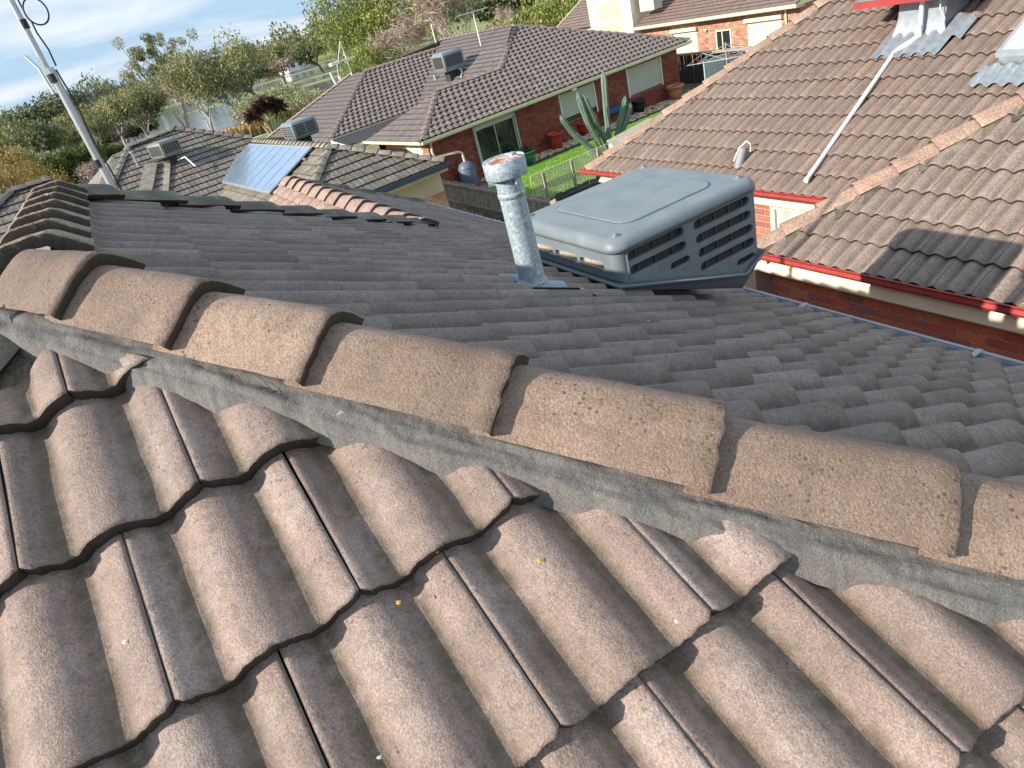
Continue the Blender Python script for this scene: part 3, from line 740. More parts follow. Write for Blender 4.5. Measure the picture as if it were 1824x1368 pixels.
# flashing that follows the tile rolls at the foot
fl = MB(); nu_, nv_ = 60, 50; V = []
for j in range(nv_):
    for i in range(nu_):
        y = by - .16 + .33 * i / (nu_ - 1); x = bx - .10 + .33 * j / (nv_ - 1)
        vv_ = (XG - x) / math.cos(math.atan(tB)); row = math.floor(vv_ / .322); uu = (y - 1.2 - .04 - (.5 * TW if row % 2 else 0)) % TW
        z = cB - tB * x + (prof(uu, .046) + .032 * (1 - (vv_ / .322 - row) * .9) + .007) * 1.12
        edge = 1 - .25 * (i < 2 or i > nu_ - 3)
        V.append((x + mnoise.noise(Vector((y * 20, 0, 0))) * .01, y, z))
fl.add(V, [(j * nu_ + i, j * nu_ + i + 1, (j + 1) * nu_ + i + 1, (j + 1) * nu_ + i) for j in range(nv_ - 1) for i in range(nu_ - 1)], None, True)
fl.build('flashing', simple('dull_lead', (.27, .31, .35), .6, .2, 12, 0, .2, 40), flue)

# evaporative cooler ---------------------------------------------------------
def rounded(name, verts, faces, m, parent, bev=.03, seg=4, mat2=None):
    me = bpy.data.meshes.new(name); me.from_pydata([tuple(v) for v in verts], [], faces)
    bm = bmesh.new(); bm.from_mesh(me); bmesh.ops.recalc_face_normals(bm, faces=bm.faces)
    if bev: bmesh.ops.bevel(bm, geom=bm.edges[:], offset=bev, segments=seg, profile=.5, affect='EDGES', clamp_overlap=True)
    bm.to_mesh(me); bm.free(); me.polygons.foreach_set('use_smooth', [bev > 0] * len(me.polygons))
    o = put(name, me, m, parent); return o
def stadium(cx, cz, w, h, n=8):
    r = h / 2; P = []
    for k in range(n + 1): a = -math.pi / 2 + math.pi * k / n; P.append((cx + w / 2 - r + r * math.cos(a), cz + r * math.sin(a)))
    for k in range(n + 1): a = math.pi / 2 + math.pi * k / n; P.append((cx - w / 2 + r + r * math.cos(a), cz + r * math.sin(a)))
    return P
def slot_panel(name, outline, slots, origin, ux, uz, depth, m, parent, inner_m='ac'):
    """a flat panel (outline in x,z) with rounded slots pierced through; walls of each slot go back by depth"""
    ux = Vector(ux); uz = Vector(uz); nrm = ux.cross(uz); origin = Vector(origin)
    bm = bmesh.new()
    def loop(P, d=0): return [bm.verts.new(origin + ux * x + uz * z + nrm * d) for x, z in P]
    lo = loop(outline); es = [bm.edges.new((lo[i], lo[(i + 1) % len(lo)])) for i in range(len(lo))]
    for s in slots:
        P = stadium(*s); l = loop(P); es += [bm.edges.new((l[i], l[(i + 1) % len(l)])) for i in range(len(l))]
        r1 = loop(stadium(s[0], s[1], s[2] - .006, s[3] - .006), -.004); r2 = loop(stadium(s[0], s[1], s[2] - .006, s[3] - .006), -depth)
        for A_, B_ in ((l, r1), (r1, r2)):
            for i in range(len(A_)): bm.faces.new((A_[i], A_[(i + 1) % len(A_)], B_[(i + 1) % len(A_)], B_[i]))
    bmesh.ops.triangle_fill(bm, use_beauty=True, use_dissolve=False, edges=es)
    # remove the fill inside slots
    kill = []
    for f in bm.faces:
        if abs((f.calc_center_median() - origin).dot(nrm)) < 1e-5:
            c = f.calc_center_median() - origin; x, z = c.dot(ux), c.dot(uz)
            for s in slots:
                hw = s[2] / 2 - s[3] / 2; dx_ = max(abs(x - s[0]) - hw, 0)
                if math.hypot(dx_, z - s[1]) < s[3] / 2 - 1e-5: kill.append(f); break
    bmesh.ops.delete(bm, geom=kill, context='FACES_ONLY')
    bmesh.ops.recalc_face_normals(bm, faces=bm.faces)
    me = bpy.data.meshes.new(name); bm.to_mesh(me); bm.free()
    return put(name, me, m, parent)
AX0, AX1, AY0, AY1, AZ = 1.745, 2.675, 2.46, 3.33, 3.60
ac = thing('evaporative_cooler', 'big blue-grey rooftop air cooler with slotted sides beside the galvanised flue', 'air cooler', (2.2, 2.9, 3.0), 'evaporative coolers on the roofs')
AW, AD = AX1 - AX0, AY1 - AY0
zbot = lambda x: -.198 - .277 * min(x, .78) / .78 + (max(0, x - .78) * .45)      # below the top
x78 = .79
body = [(0, -.03), (0, zbot(0)), (x78, zbot(x78)), (AW, zbot(AW) + .0), (AW, -.03)]
V = []; i_ = .028
for y in (AY0 + i_, AY1):
    for (x, z) in [(0, -.03), (0, -.198), (x78, zbot(x78)), (AW, zbot(AW)), (AW, -.03)]: V.append((AX0 + max(i_, min(AW - i_, x)), y, AZ + z))
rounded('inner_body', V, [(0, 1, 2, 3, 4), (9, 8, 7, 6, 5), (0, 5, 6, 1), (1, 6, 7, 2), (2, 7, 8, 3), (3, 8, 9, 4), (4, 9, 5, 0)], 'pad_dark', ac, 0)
# front slotted panel
r_ = .05
out = [(r_, -.035), (AW - .03, -.035), (AW - .03, zbot(AW) + .02), (x78, zbot(x78) + .012), (r_, zbot(r_) + .012)]
sl_ = []
for k, zz_ in enumerate((-.082, -.156)): sl_.append((.240 + .006 * k, zz_ - .006, .36, .052))
sl_.append((.375, -.238, .13, .042))
for k in range(4): sl_.append((.675 + .006 * k, -.092 - .076 * k, .385, .054))
sl_.append((.815, -.398, .135, .042))
sl_ = [s for s in sl_]
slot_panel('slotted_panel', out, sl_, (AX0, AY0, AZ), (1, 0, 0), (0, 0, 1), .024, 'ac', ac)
mb = MB()
for x in (.13, .24, .35, .55, .64, .74, .83):
    mb.tube([(AX0 + x, AY0 + .022, AZ - .06), (AX0 + x + .004, AY0 + .022, AZ - .35)], .0035, 6)
mb.build('pad_netting', 'ac_dark', ac, kind='stuff')
# side slotted panel (faces the sun)
outs = [(-AD + .04, -.035), (-r_, -.035), (-r_, -.188), (-AD + .04, -.188)]
slots_side = [(-.20, -.125, .20, .042), (-.42, -.125, .20, .042), (-.64, -.125, .20, .042)]
slot_panel('side_slotted_panel', [(-x, z) for x, z in outs][::-1], [(-s[0], s[1], s[2], s[3]) for s in slots_side], (AX0, AY0, AZ), (0, 1, 0), (0, 0, 1), -.022, 'ac', ac)
mb = MB(); mb.bbox((AX0 + .018, AY0 + .06, AZ - .17), (AX0 + .026, AY1 - .05, AZ - .05)); mb.build('side_filter_pad', 'pad', ac)
# rounded near corner post, far corner, other sides
def quarter(cx, cy, r, z0, z1f, a0, a1, name, n=10):
    mb = MB(); V = []
    for k in range(n + 1):
        a = a0 + (a1 - a0) * k / n; x = cx + r * math.cos(a); y = cy + r * math.sin(a); V += [(x, y, z0), (x, y, z1f(x))]
    mb.add(V, [(2 * k, 2 * k + 1, 2 * k + 3, 2 * k + 2) for k in range(n)], None, True); return mb.build(name, 'ac', ac)
quarter(AX0 + r_, AY0 + r_, r_, AZ - .035, lambda x: AZ + zbot(max(0, x - AX0)) + .012, math.pi, 1.5 * math.pi, 'corner_post')
mb = MB(); mb.tube([(AX0 + r_ + .012, AY0 + .001, AZ - .04), (AX0 + r_ + .012, AY0 + .001, AZ - .195)], .007, 8); mb.build('corner_trim', 'ac', ac)
mb = MB(); mb.add([(AX1 - .03, AY0, AZ - .035), (AX1, AY0 + .03, AZ - .035), (AX1, AY0 + .03, AZ + zbot(AW) + .02), (AX1 - .03, AY0, AZ + zbot(AW) + .02),
                   (AX1, AY1 - .03, AZ - .035), (AX1, AY1 - .03, AZ + zbot(AW) + .02), (AX0 + .03, AY1, AZ - .035), (AX0 + .03, AY1, AZ - .185), (AX1 - .03, AY1, AZ - .035), (AX1 - .03, AY1, AZ + zbot(AW)), (AX0 + x78, AY1, AZ + zbot(x78))],
                  [(0, 1, 2, 3), (1, 4, 5, 2), (4, 8, 9, 5), (8, 6, 7, 10, 9)]); mb.build('rear_panels', 'ac', ac)
# bottom tray with lip
V = []
o_ = .007
tr = [(-o_, -.192), (-o_, -.212), (.05, -.250), (x78 - .02, zbot(x78) - .075), (AW - .05, zbot(AW) - .055), (AW + o_, zbot(AW) - .0), (AW + o_, zbot(AW) + .022), (x78, zbot(x78) + .014), (r_, zbot(r_) + .014)]
for y in (AY0 - o_, AY1 + o_): V += [(AX0 + x, y, AZ + z) for x, z in tr]
n = len(tr); rounded('base_tray', V, [tuple(range(n)), tuple(reversed(range(n, 2 * n)))] + [(i, (i + 1) % n, (i + 1) % n + n, i + n) for i in range(n)], 'ac_dark', ac, .009, 3)
mb = MB()
lip = [(-.018, AY0 - .018, -.200), (x78, AY0 - .018, zbot(x78) + .002), (AW + .008, AY0 - .016, zbot(AW) + .012)]
mb.tube([(AX0 - .018, AY1, AZ - .198)] + [(AX0 + x, y, AZ + z) for x, y, z in lip] + [(AX0 + AW + .010, AY1, AZ + zbot(AW) + .012)], .0095, 10); mb.build('tray_lip', 'ac', ac)
# lid: broad rounded top with inset panel
lo_ = .02
V = [(AX0 - lo_, AY0 - lo_, AZ - .052), (AX1 + lo_, AY0 - lo_, AZ - .052), (AX1 + lo_, AY1 + lo_, AZ - .052), (AX0 - lo_, AY1 + lo_, AZ - .052),
     (AX0 - lo_ + .012, AY0 - lo_ + .012, AZ + .012), (AX1 + lo_ - .012, AY0 - lo_ + .012, AZ + .012), (AX1 + lo_ - .012, AY1 + lo_ - .012, AZ + .012), (AX0 - lo_ + .012, AY1 + lo_ - .012, AZ + .012)]
me = bpy.data.meshes.new('lid'); me.from_pydata(V, [], [(3, 2, 1, 0), (4, 5, 6, 7), (0, 1, 5, 4), (1, 2, 6, 5), (2, 3, 7, 6), (3, 0, 4, 7)])
bm = bmesh.new(); bm.from_mesh(me)
vert_e = [e for e in bm.edges if abs(e.verts[0].co.z - e.verts[1].co.z) > .03]
bmesh.ops.bevel(bm, geom=vert_e, offset=.085, segments=8, profile=.5, affect='EDGES')
top_e = [e for e in bm.edges if e.verts[0].co.z > AZ and e.verts[1].co.z > AZ]
bmesh.ops.bevel(bm, geom=top_e, offset=.042, segments=6, profile=.55, affect='EDGES')
bot_e = [e for e in bm.edges if e.verts[0].co.z < AZ - .05 and e.verts[1].co.z < AZ - .05 and len(e.link_faces) == 2 and e.calc_face_angle() > .5]
bmesh.ops.bevel(bm, geom=bot_e, offset=.006, segments=2, affect='EDGES')
for v in bm.verts:                                   # slight crown towards the middle
    if v.co.z > AZ + .005:
        q_ = min(1, min(v.co.x - AX0, AX1 - v.co.x, v.co.y - AY0, AY1 - v.co.y) / .2); v.co.z += .0
bmesh.ops.recalc_face_normals(bm, faces=bm.faces)
bm.to_mesh(me); bm.free(); me.polygons.foreach_set('use_smooth', [True] * len(me.polygons)); lid = put('lid', me, 'ac', ac)
def rr_loop(x0, x1, y0, y1, r, n=8):
    P = []
    for cx, cy, a0 in ((x1 - r, y1 - r, 0), (x0 + r, y1 - r, 90), (x0 + r, y0 + r, 180), (x1 - r, y0 + r, 270)):
        for k in range(n + 1): a = R_(a0 + 90 * k / n); P.append((cx + r * math.cos(a), cy + r * math.sin(a)))
    return P
ip = MB(); A_ = rr_loop(AX0 + .17, AX1 - .15, AY0 + .12, AY1 - .10, .09); B_ = rr_loop(AX0 + .178, AX1 - .158, AY0 + .128, AY1 - .108, .085)
nA = len(A_); ip.add([(x, y, AZ + .0125) for x, y in A_] + [(x, y, AZ + .0185) for x, y in B_], [(i, (i + 1) % nA, (i + 1) % nA + nA, i + nA) for i in range(nA)] + [tuple(range(nA, 2 * nA))]); ip.build('lid_raised_panel', 'ac', ac)
gr = MB(); gr.tube([(x, y, AZ + .0135) for x, y in A_] + [(*A_[0], AZ + .0135)], .0022, 5, False); gr.build('panel_seam', 'ac_dark', ac)
mb = MB(); mb.add([(AX0 - .023, AY0 - .023, AZ - .030), (AX0 - .02, AY0 - .023, AZ - .034)], [])
for (x, y) in ((AX0 + .06, AY0 + .06), (AX1 - .06, AY0 + .07), (AX0 + .06, AY1 - .06), (AX1 - .05, AY1 - .06)):
    c_ = MB(); c_.lathe([(0, .010), (.010, .010), (.013, .006), (.013, .0)], 12, (x, y, AZ + .0125)); c_.lathe([(.016, .004), (.021, .006), (.024, 0)], 14, (x, y, AZ + .0125)); c_.build('lid_bolt', 'ac', ac)
mb = MB(); mb.bbox((1.98, 2.72, 2.85), (2.38, 3.14, 3.32)); mb.build('duct_dropper', 'charcoal', ac)
for o_c in ac.children:                      # the cabinet is a metre wide: size and seat it on the slope
    for v_ in o_c.data.vertices: v_.co = v_.co * 1.09 + Vector((0, 0, -.423))
# leaf litter below the cooler
rl = random.Random(3); mb = MB()
for k in range(420):
    t_ = rl.random(); x = 1.78 + .30 * rl.random(); y = 2.74 + .40 * rl.random(); z = cB - tB * x + .03 + .03 * rl.random()
    a = Vector((rl.uniform(-1, 1), rl.uniform(-1, 1), rl.uniform(-.5, .6))).normalized() * .016; b = a.cross(Vector((rl.random(), rl.random(), 1))).normalized() * .005
    c = Vector((x, y, z)); mb.add([c - a, c - b, c + a, c + b], [(0, 1, 2, 3)])
tag(mb.build('leaf_litter', 'dead_leaf', None, kind='stuff'), 'brown dead leaves caught under the big grey cooler', 'leaf litter')
# droppings and lichens lying on capping
marks = [((.12, 1.345), 'c', .008, 'dropping'), ((.60, .845), 'c', .006, 'dropping')]
capsurf = lambda x, off: Vector((x, hipy(x), hipz(x))) + Vector((-KK, -1, 0)).normalized() * off + Vector((0, 0, .112 - off * .56))
for i_, (x, off, r, m_, nm_) in enumerate([(-.02, .055, .008, 'dropping', 'bird_dropping'), (.455, .075, .006, 'yellow_lichen', 'lichen_patch'), (.49, .085, .007, 'black', 'lichen_patch'), (.64, .05, .007, 'dropping', 'bird_dropping'), (.655, .09, .008, 'dropping', 'bird_dropping')]):
    blob(nm_, capsurf(x, off), r, m_, (-.4, -.35, .85), house, .12, i_)
for i_ in range(40):
    rb = random.Random(i_ + 50); x = rb.uniform(.2, 3.2); y = rb.uniform(.9, 6)
    if y > hipy(x) + .2: blob('bird_dropping', pB(x, y) + Vector((.45, 0, .9)) * .062, rb.uniform(.004, .008), 'dropping', (.48, 0, .88), house, .1, i_)
for i_, (x, y, r, m_) in enumerate([(.075, .86, .0045, 'yellow_lichen'), (.168, .895, .0035, 'yellow_lichen'), (.30, .80, .004, 'yellow_lichen'), (-.30, 1.02, .004, 'dropping'), (-.05, .70, .0035, 'lichen'), (.42, .62, .004, 'lichen'), (-.42, .93, .0035, 'yellow_lichen')]):
    blob('lichen_patch', pA(x, y) + Vector((0, -.435, .9)) * .046, r, m_, (0, -.43, .9), house, .2, 70 + i_)
blob('lichen_patch', Vector((XR - .13, YA - .12, ZR + .045)), .03, 'lichen', (.2, -.7, .6), house, .35, 3)
# antenna mast
mast = thing('antenna_mast', 'tall pale metal antenna mast with black bands and looped cable behind the ridge', 'antenna mast', (-.05, 4.62, 4.2))
mx, my = -.045, 4.62
mb = MB(); mb.tube([(mx, my, 3.95), (mx, my, 4.92)], .021, 20); mb.build('lower_tube', 'aluminium', mast)
mb = MB(); mb.tube([(mx - .012, my, 4.86), (mx - .004, my, 5.9)], .016, 20); mb.build('upper_tube', 'aluminium', mast)
for z in (4.87, 5.13, 4.42):
    mb = MB(); mb.tube([(mx - .006, my, z - .022), (mx - .006, my, z + .022)], .023 if z < 4.8 else .024 if z < 5 else .0185, 20); mb.build('black_band', 'black', mast)
mb = MB(); mb.tube([(mx + .030 + .005 * math.sin(k * .7), my - .01, 4.2 + k * .047) for k in range(16)] , .0045, 6)
mb.tube([(mx + .035, my, 4.92), (mx + .04, my, 5.0), (mx + .028, my - .01, 5.08), (mx + .03, my - .02, 5.13)] + [(mx + .072 + .052 * math.cos(a), my - .02, 5.17 + .062 * math.sin(a)) for a in np.linspace(math.pi * 1.2, -math.pi * .95, 22)] + [(mx + .022, my, 5.25), (mx + .03, my, 5.6)], .0042, 6)
mb.build('cable', 'black', mast)
mb = MB(); mb.tube([(mx - .04, my, 4.80), (mx - .045, my, 4.93), (mx - .075, my, 5.0)], .008, 8); mb.build('cut_bracket', 'white', mast)

# ================================================================== RIGHT-HAND NEIGHBOUR
rh = thing('neighbour_house', 'pink-brown tiled neighbour house with red gutters and cream fascia on the right', 'house', (7, 5, -.4))
tR = math.tan(R_(26)); X1, X2, ZE = 6.55, 5.08, 1.82
p1 = lambda x, y: Vector((x, y, ZE + tR * (x - X1))); p2 = lambda x, y: Vector((x, y, ZE + tR * (x - X2)))
upR = Vector((math.cos(R_(26)), 0, math.sin(R_(26))))
XTOP = 12.0
roof_face(rh, [[p1(X1, 9.62), p1(X1, .2), p1(XTOP, .2), p1(XTOP, 6.1)]], p1(X1, 9.62), upR, TM['mid'], 'tile_r', stagger=0, gauge=.322, phase=.05)
hx2 = lambda x: 4.80 - .745 * (x - X2)
roof_face(rh, [[p2(X2, 4.80), p2(X2, -1.0), p2(9.0, -1.0), p2(9.0, hx2(9.0))]], p2(X2, 4.8), upR, TM['mid'], 'tile_r2', stagger=0, gauge=.322, phase=.12)
# return face of the wing (faces away from us)
mb = MB(); mb.add([p2(X2 + .02, 4.79), p2(8.95, hx2(8.95)), p1(8.95, hx2(8.95)), p1(X2 + .02, 4.79)], [(0, 1, 2, 3)]); mb.build('wing_upstand', 'tile_r', rh)
mb = MB(); mb.add([p1(X1, 9.62), (12, 12, ZE), p1(XTOP, 6.1)], [(0, 1, 2)]); mb.add([p1(XTOP, 6.1), p1(XTOP, -1), (16, -1, 2.2), (16, 9, 2.2), (12, 12, ZE)], [(0, 1, 2, 3, 4)]); mb.build('far_roof_slope', 'tile_r', rh)
caps(rh, p2(X2, 4.82) + Vector((0, 0, .0)), p2(9.0, hx2(9.0)), CM['mid'], 'cap_r', expo=.365, seed=21, dz=.005)
caps(rh, p1(X1, 9.6), p1(XTOP, 6.12), CM['mid'], 'cap_r', expo=.365, seed=22, dz=.005)
for (f_, a, b, sd) in ((p2, (X2, 4.8), (9.0, hx2(9.0)), 1), (p1, (X1, 9.62), (XTOP, 6.1), 1)):
    mb = MB(); A_ = Vector(f_(*a)); B_ = Vector(f_(*b)); d = (B_ - A_).normalized(); s_ = Vector((d.y, -d.x, 0)).normalized(); s_ = s_ if s_.y < 0 else -s_
    V = []
    for k in range(41):
        c = A_.lerp(B_, k / 40); jn = mnoise.noise(c * 7) * .02
        q = s_ * (.20 + jn); z1 = f_(c.x + q.x, 0).z if True else 0
        V += [c + s_ * .09 + Vector((0, 0, .03)), Vector((c.x + q.x, c.y + q.y, z1 + .022))]
    mb.add(V, [(2 * k, 2 * k + 1, 2 * k + 3, 2 * k + 2) for k in range(40)]); mb.build('mortar_bedding', 'cap_moss', rh)
def gutter_run(root, a, b, out_, m, h=.088, w_=.11, name='gutter'):
    a = Vector(a); b = Vector(b); o = Vector(out_); V = []
    pr = [(.012, -.05), (.012, -h), (w_ * .8, -h), (w_, -h * .65), (w_ * .93, -h * .3), (w_, -.012), (w_ * 1.05, 0), (w_ * .95, .004), (w_ * .88, -.01)]
    for p in (a, b): V += [p + o * x + Vector((0, 0, z)) for x, z in pr]
    n = len(pr); mb = MB(); mb.add(V, [(i, i + 1, i + 1 + n, i + n) for i in range(n - 1)] + [tuple(range(n)), tuple(reversed(range(n, 2 * n)))]); return mb.build(name, m, root)
gutter_run(rh, (X2 + .03, 4.98, ZE + .06), (X2 + .03, -1.5, ZE + .06), (-1, 0, 0), 'red_gutter')
gutter_run(rh, (X1 + .03, 9.75, ZE + .06), (X1 + .03, 5.0, ZE + .06), (-1, 0, 0), 'red_gutter')
gutter_run(rh, (X1 + .05, 9.66, ZE + .01), (12, 12.1, ZE + .01), (-.4, .9, 0), 'red_gutter')
def fascia(root, x, y0, y1, z0, z1, name='fascia'):
    mb = MB(); prof = [(0, z1), (-.035, z1), (-.035, z1 - .03), (-.075, z1 - .075), (-.085, z0 + .015), (-.07, z0), (0, z0)]
    V = [(x + a, y, z) for y in (y0, y1) for a, z in prof]; n = len(prof); mb.add(V, [(i, (i + 1) % n, (i + 1) % n + n, i + n) for i in range(n)] + [tuple(range(n)), tuple(reversed(range(n, 2 * n)))]); mb.build(name, 'cream', root)
WX = 5.24
fascia(rh, WX - .055, 4.95, -1.5, ZE - .215, ZE - .03)
fascia(rh, X1 + .16, 9.45, 4.75, ZE - .20, ZE - .105)
# bricks of the wing wall, one by one in view
brick_me = {}
def brick_obj(root, c, L, axis, m='brick_red', H=.076, D=.05):
    k = (round(L, 3), axis, m)
    if k not in brick_me:
        bm = bmesh.new(); bmesh.ops.create_cube(bm, size=1)
        for v in bm.verts: v.co = Vector((v.co.x * (D if axis == 'y' else L), v.co.y * (L if axis == 'y' else D), v.co.z * H))
        bmesh.ops.bevel(bm, geom=bm.edges[:], offset=.003, segments=1, affect='EDGES')
        me = bpy.data.meshes.new('brick'); bm.to_mesh(me); bm.free(); me.materials.append(get(m)); brick_me[k] = me
    return put('brick', brick_me[k], None, root, Matrix.Translation(Vector(c)))
def brick_wall(root, axis, fixed, a0, a1, z0, z1, m, jm, gap=.010, face=-1, hole=None, bl=.23, count=[0]):
    """face bricks of a wall lying along axis ('x' or 'y'); fixed = the outer plane"""
    ch = .086; L = bl + gap; k = 0
    nb = 0
    z = z1 - ch / 2
    while z > z0:
        s = a0 - (L / 2 if k % 2 else 0)
        while s < a1:
            b0 = max(s, a0); b1 = min(s + bl, a1)
            if b1 - b0 > .03:
                c = (b0 + b1) / 2
                if not (hole and hole[0] < c < hole[1] and hole[2] < z < hole[3]):
                    p = (fixed - face * .02, c, z) if axis == 'y' else (c, fixed - face * .02, z)
                    brick_obj(root, p, b1 - b0, axis, m); nb += 1
            s += L
        z -= ch; k += 1
    return nb
mb = MB(); mb.bbox((WX + .004, -1.5, -.5), (WX + .2, 4.90, ZE - .11)); mb.build('wing_wall_backing', 'joint', rh)
brick_wall(rh, 'y', WX, .9, 4.90, ZE - .215 - .086 * 8, ZE - .215, 'brick_red', 'joint')
mb = MB(); mb.bbox((WX + .008, 4.80, -.5), (X1 + .3, 4.902, ZE - .12)); mb.build('wing_end_wall', 'brick_red', rh)
mb = MB(); mb.bbox((X1 + .173, 4.6, -.5), (X1 + .4, 9.3, ZE - .11)); mb.build('main_wall_backing', 'joint', rh)
brick_wall(rh, 'y', X1 + .17, 5.98, 7.4, .85, ZE - .20, 'brick_red', 'joint')
win = MB()
for (a, b) in (((X1 + .13, 5.90, .6), (X1 + .2, 5.97, ZE - .2)), ((X1 + .13, 4.75, .6), (X1 + .2, 5.25, ZE - .2)), ((X1 + .13, 5.25, ZE - .25), (X1 + .2, 5.9, ZE - .2))): win.bbox(a, b)
wn = win.build('window', 'cream', rh); g_ = MB(); g_.bbox((X1 + .165, 5.2, .6), (X1 + .18, 5.92, ZE - .25)); g_.build('window_blind', simple('grey_blind', (.42, .46, .44), .6), rh)
for k in range(16):   # pale mortar smears along the exposed tile noses over the gutter
    rb = random.Random(k); y = rb.uniform(2.0, 4.7); blob('mortar_lump', (X2 + .02, y, ZE + .03), .02, 'joint', (-1, 0, .4), rh, .4, k)
wd = MB(); rw = random.Random(8)
for k in range(34):
    c = Vector((X2 - .02 + rw.uniform(-.03, .05), 2.22 + rw.uniform(-.10, .1), ZE + .0)); h = rw.uniform(.03, .07); a = rw.uniform(0, 6.28); d_ = Vector((math.cos(a), math.sin(a), 0)) * .012
    wd.add([c - d_, c + d_, c + d_ * .3 + Vector((d_.y, -d_.x, h)), c - d_ * .6 + Vector((d_.y, 0, h * .8))], [(0, 1, 2, 3)])
tag(wd.build('gutter_weed', 'lawn', None), 'small green weed growing in the red gutter at the right edge', 'weed')
# PVC drain
pv = thing('drain_pipe', 'long white plastic pipe running down the pink neighbour roof', 'pipe', (6.8, 5.46, 1.9))
rz = lambda x, y, d=.07: Vector((x, y, ZE + tR * (x - X1) + d))
mb = MB(); mb.tube([rz(6.72, 5.44), rz(8.62, 5.66)], .026, 14); mb.build('sloping_pipe', 'pvc', pv)
mb = MB(); mb.tube([rz(8.60, 5.655), rz(8.67, 5.62, .08), rz(8.78, 5.53, .085), rz(8.84, 5.49, .10), rz(8.85, 5.49, .2)], .032, 14); mb.build('elbow', 'pvc', pv)
mb = MB(); mb.tube([rz(8.85, 5.49, .12), (8.87, 5.49, 3.60)], .026, 14); mb.build('riser', 'pvc', pv)
mb = MB(); mb.tube([rz(6.70, 5.437), rz(6.735, 5.441)], .031, 14); mb.build('end_socket', 'pvc', pv)
# cooler on the neighbour (only its foot shows)
rc_ = thing('neighbour_cooler', 'grey sheet-metal cooler duct with a red base tray on the pink neighbour roof', 'air cooler', (9.1, 5.5, 3.0), 'evaporative coolers on the roofs')
V = []
for k in range(9):
    s = k / 8; flare = .0 + .10 * (1 - s) ** 3 
    V += [(8.95 - flare, 5.83 + flare, 2.95 + .46 * s), (8.95 - flare * 1.0, 5.25 - flare * .6, 2.95 + .46 * s)]
mb = MB(); mb.add(V, [(2 * k, 2 * k + 1, 2 * k + 3, 2 * k + 2) for k in range(8)], None, True); mb.build('duct_front', 'zinc', rc_)
mb = MB(); mb.bbox((8.96, 5.26, 2.8), (9.5, 5.82, 3.41)); mb.build('duct_box', simple('dull_grey_metal', (.23, .24, .27), .5), rc_)
mb = MB(); mb.prism([(8.72, 5.02, 3.42), (9.75, 5.02, 3.42), (9.75, 6.3, 3.42), (8.72, 6.3, 3.42)], .07, (0, 0, 1)); mb.build('base_tray', 'red_gutter', rc_)
mb = MB(); mb.bbox((8.76, 5.06, 3.492), (9.71, 6.26, 4.05)); mb.build('cabinet', 'ac', rc_)
mb = MB(); mb.tube([rz(8.88, 5.28, .45), (8.86, 5.27, 3.3), (8.9, 5.24, 3.2), (8.92, 5.25, 3.05)], .008, 6); mb.build('cable', 'white', rc_)
def draped(root, xa, xb, ya, yb_, m, name, skew=0, d=.048, u_off=.05):
    nu_, nv_ = 60, 8; V = []
    for j in range(nv_):
        x = xa + (xb - xa) * j / (nv_ - 1)
        for i in range(nu_):
            y = ya + (yb_ - ya) * i / (nu_ - 1) + skew * j / (nv_ - 1)
            V.append((x, y, ZE + tR * (x - X1) + d + .012 + prof((9.62 - y - .05) % TW, .038) * 1.05))
    mb = MB(); mb.add(V, [(j * nu_ + i, j * nu_ + i + 1, (j + 1) * nu_ + i + 1, (j + 1) * nu_ + i) for j in range(nv_ - 1) for i in range(nu_ - 1)], None, True); return mb.build(name, m, root)
draped(rc_, 8.56, 9.15, 5.08, 5.92, 'zinc', 'flashing')
draped(rc_, 8.78, 9.10, 4.96, 5.09, 'zinc', 'flashing', d=.056)
# skylight
skl = thing('skylight', 'pale raised skylight with lead flashing at the right edge of the pink roof', 'skylight', (8.5, 3.9, 2.7))
draped(skl, 8.06, 8.34, 3.2, 4.44, 'zinc', 'flashing', d=.05)
rotR = Matrix.Rotation(-R_(26), 3, 'Y')
mb = MB(); mb.box(rz(8.66, 3.85, .10), (.70, .9, .12), rotR); mb.build('curb', 'zinc', skl)
mb = MB(); mb.box(rz(8.66, 3.85, .185), (.76, .96, .05), rotR); mb.build('frame', 'aluminium', skl)
mb = MB(); mb.box(rz(8.66, 3.85, .214), (.66, .86, .012), rotR); mb.build('pane', simple('pale_skylight_glass', (.55, .66, .70), .1), skl)
sk2 = MB(); sk2.box(Vector((6.62, 2.58, ZE + tR * (6.62 - X2) + .09)), (.5, .3, .07), rotR); tag(sk2.build('skylight_corner', 'white', None), 'small pale skylight corner low at the right edge of the roof wing', 'skylight')
vt = thing('roof_vent_pipe', 'grey vent pipe with a pale looped hose behind the big grey cooler', 'vent pipe', (6.9, 6.6, 2.0))
mb = MB(); mb.tube([rz(6.86, 6.62, .0), rz(6.98, 6.62, .16)], .055, 16); mb.build('pipe', simple('lead_grey', (.24, .25, .27), .6), vt)
mb = MB(); mb.tube([rz(6.90, 6.72, .06), rz(6.99, 6.70, .16), rz(7.05, 6.62, .21), rz(7.03, 6.53, .19), rz(7.0, 6.52, .12)], .011, 8); mb.build('hose', 'cream', vt)

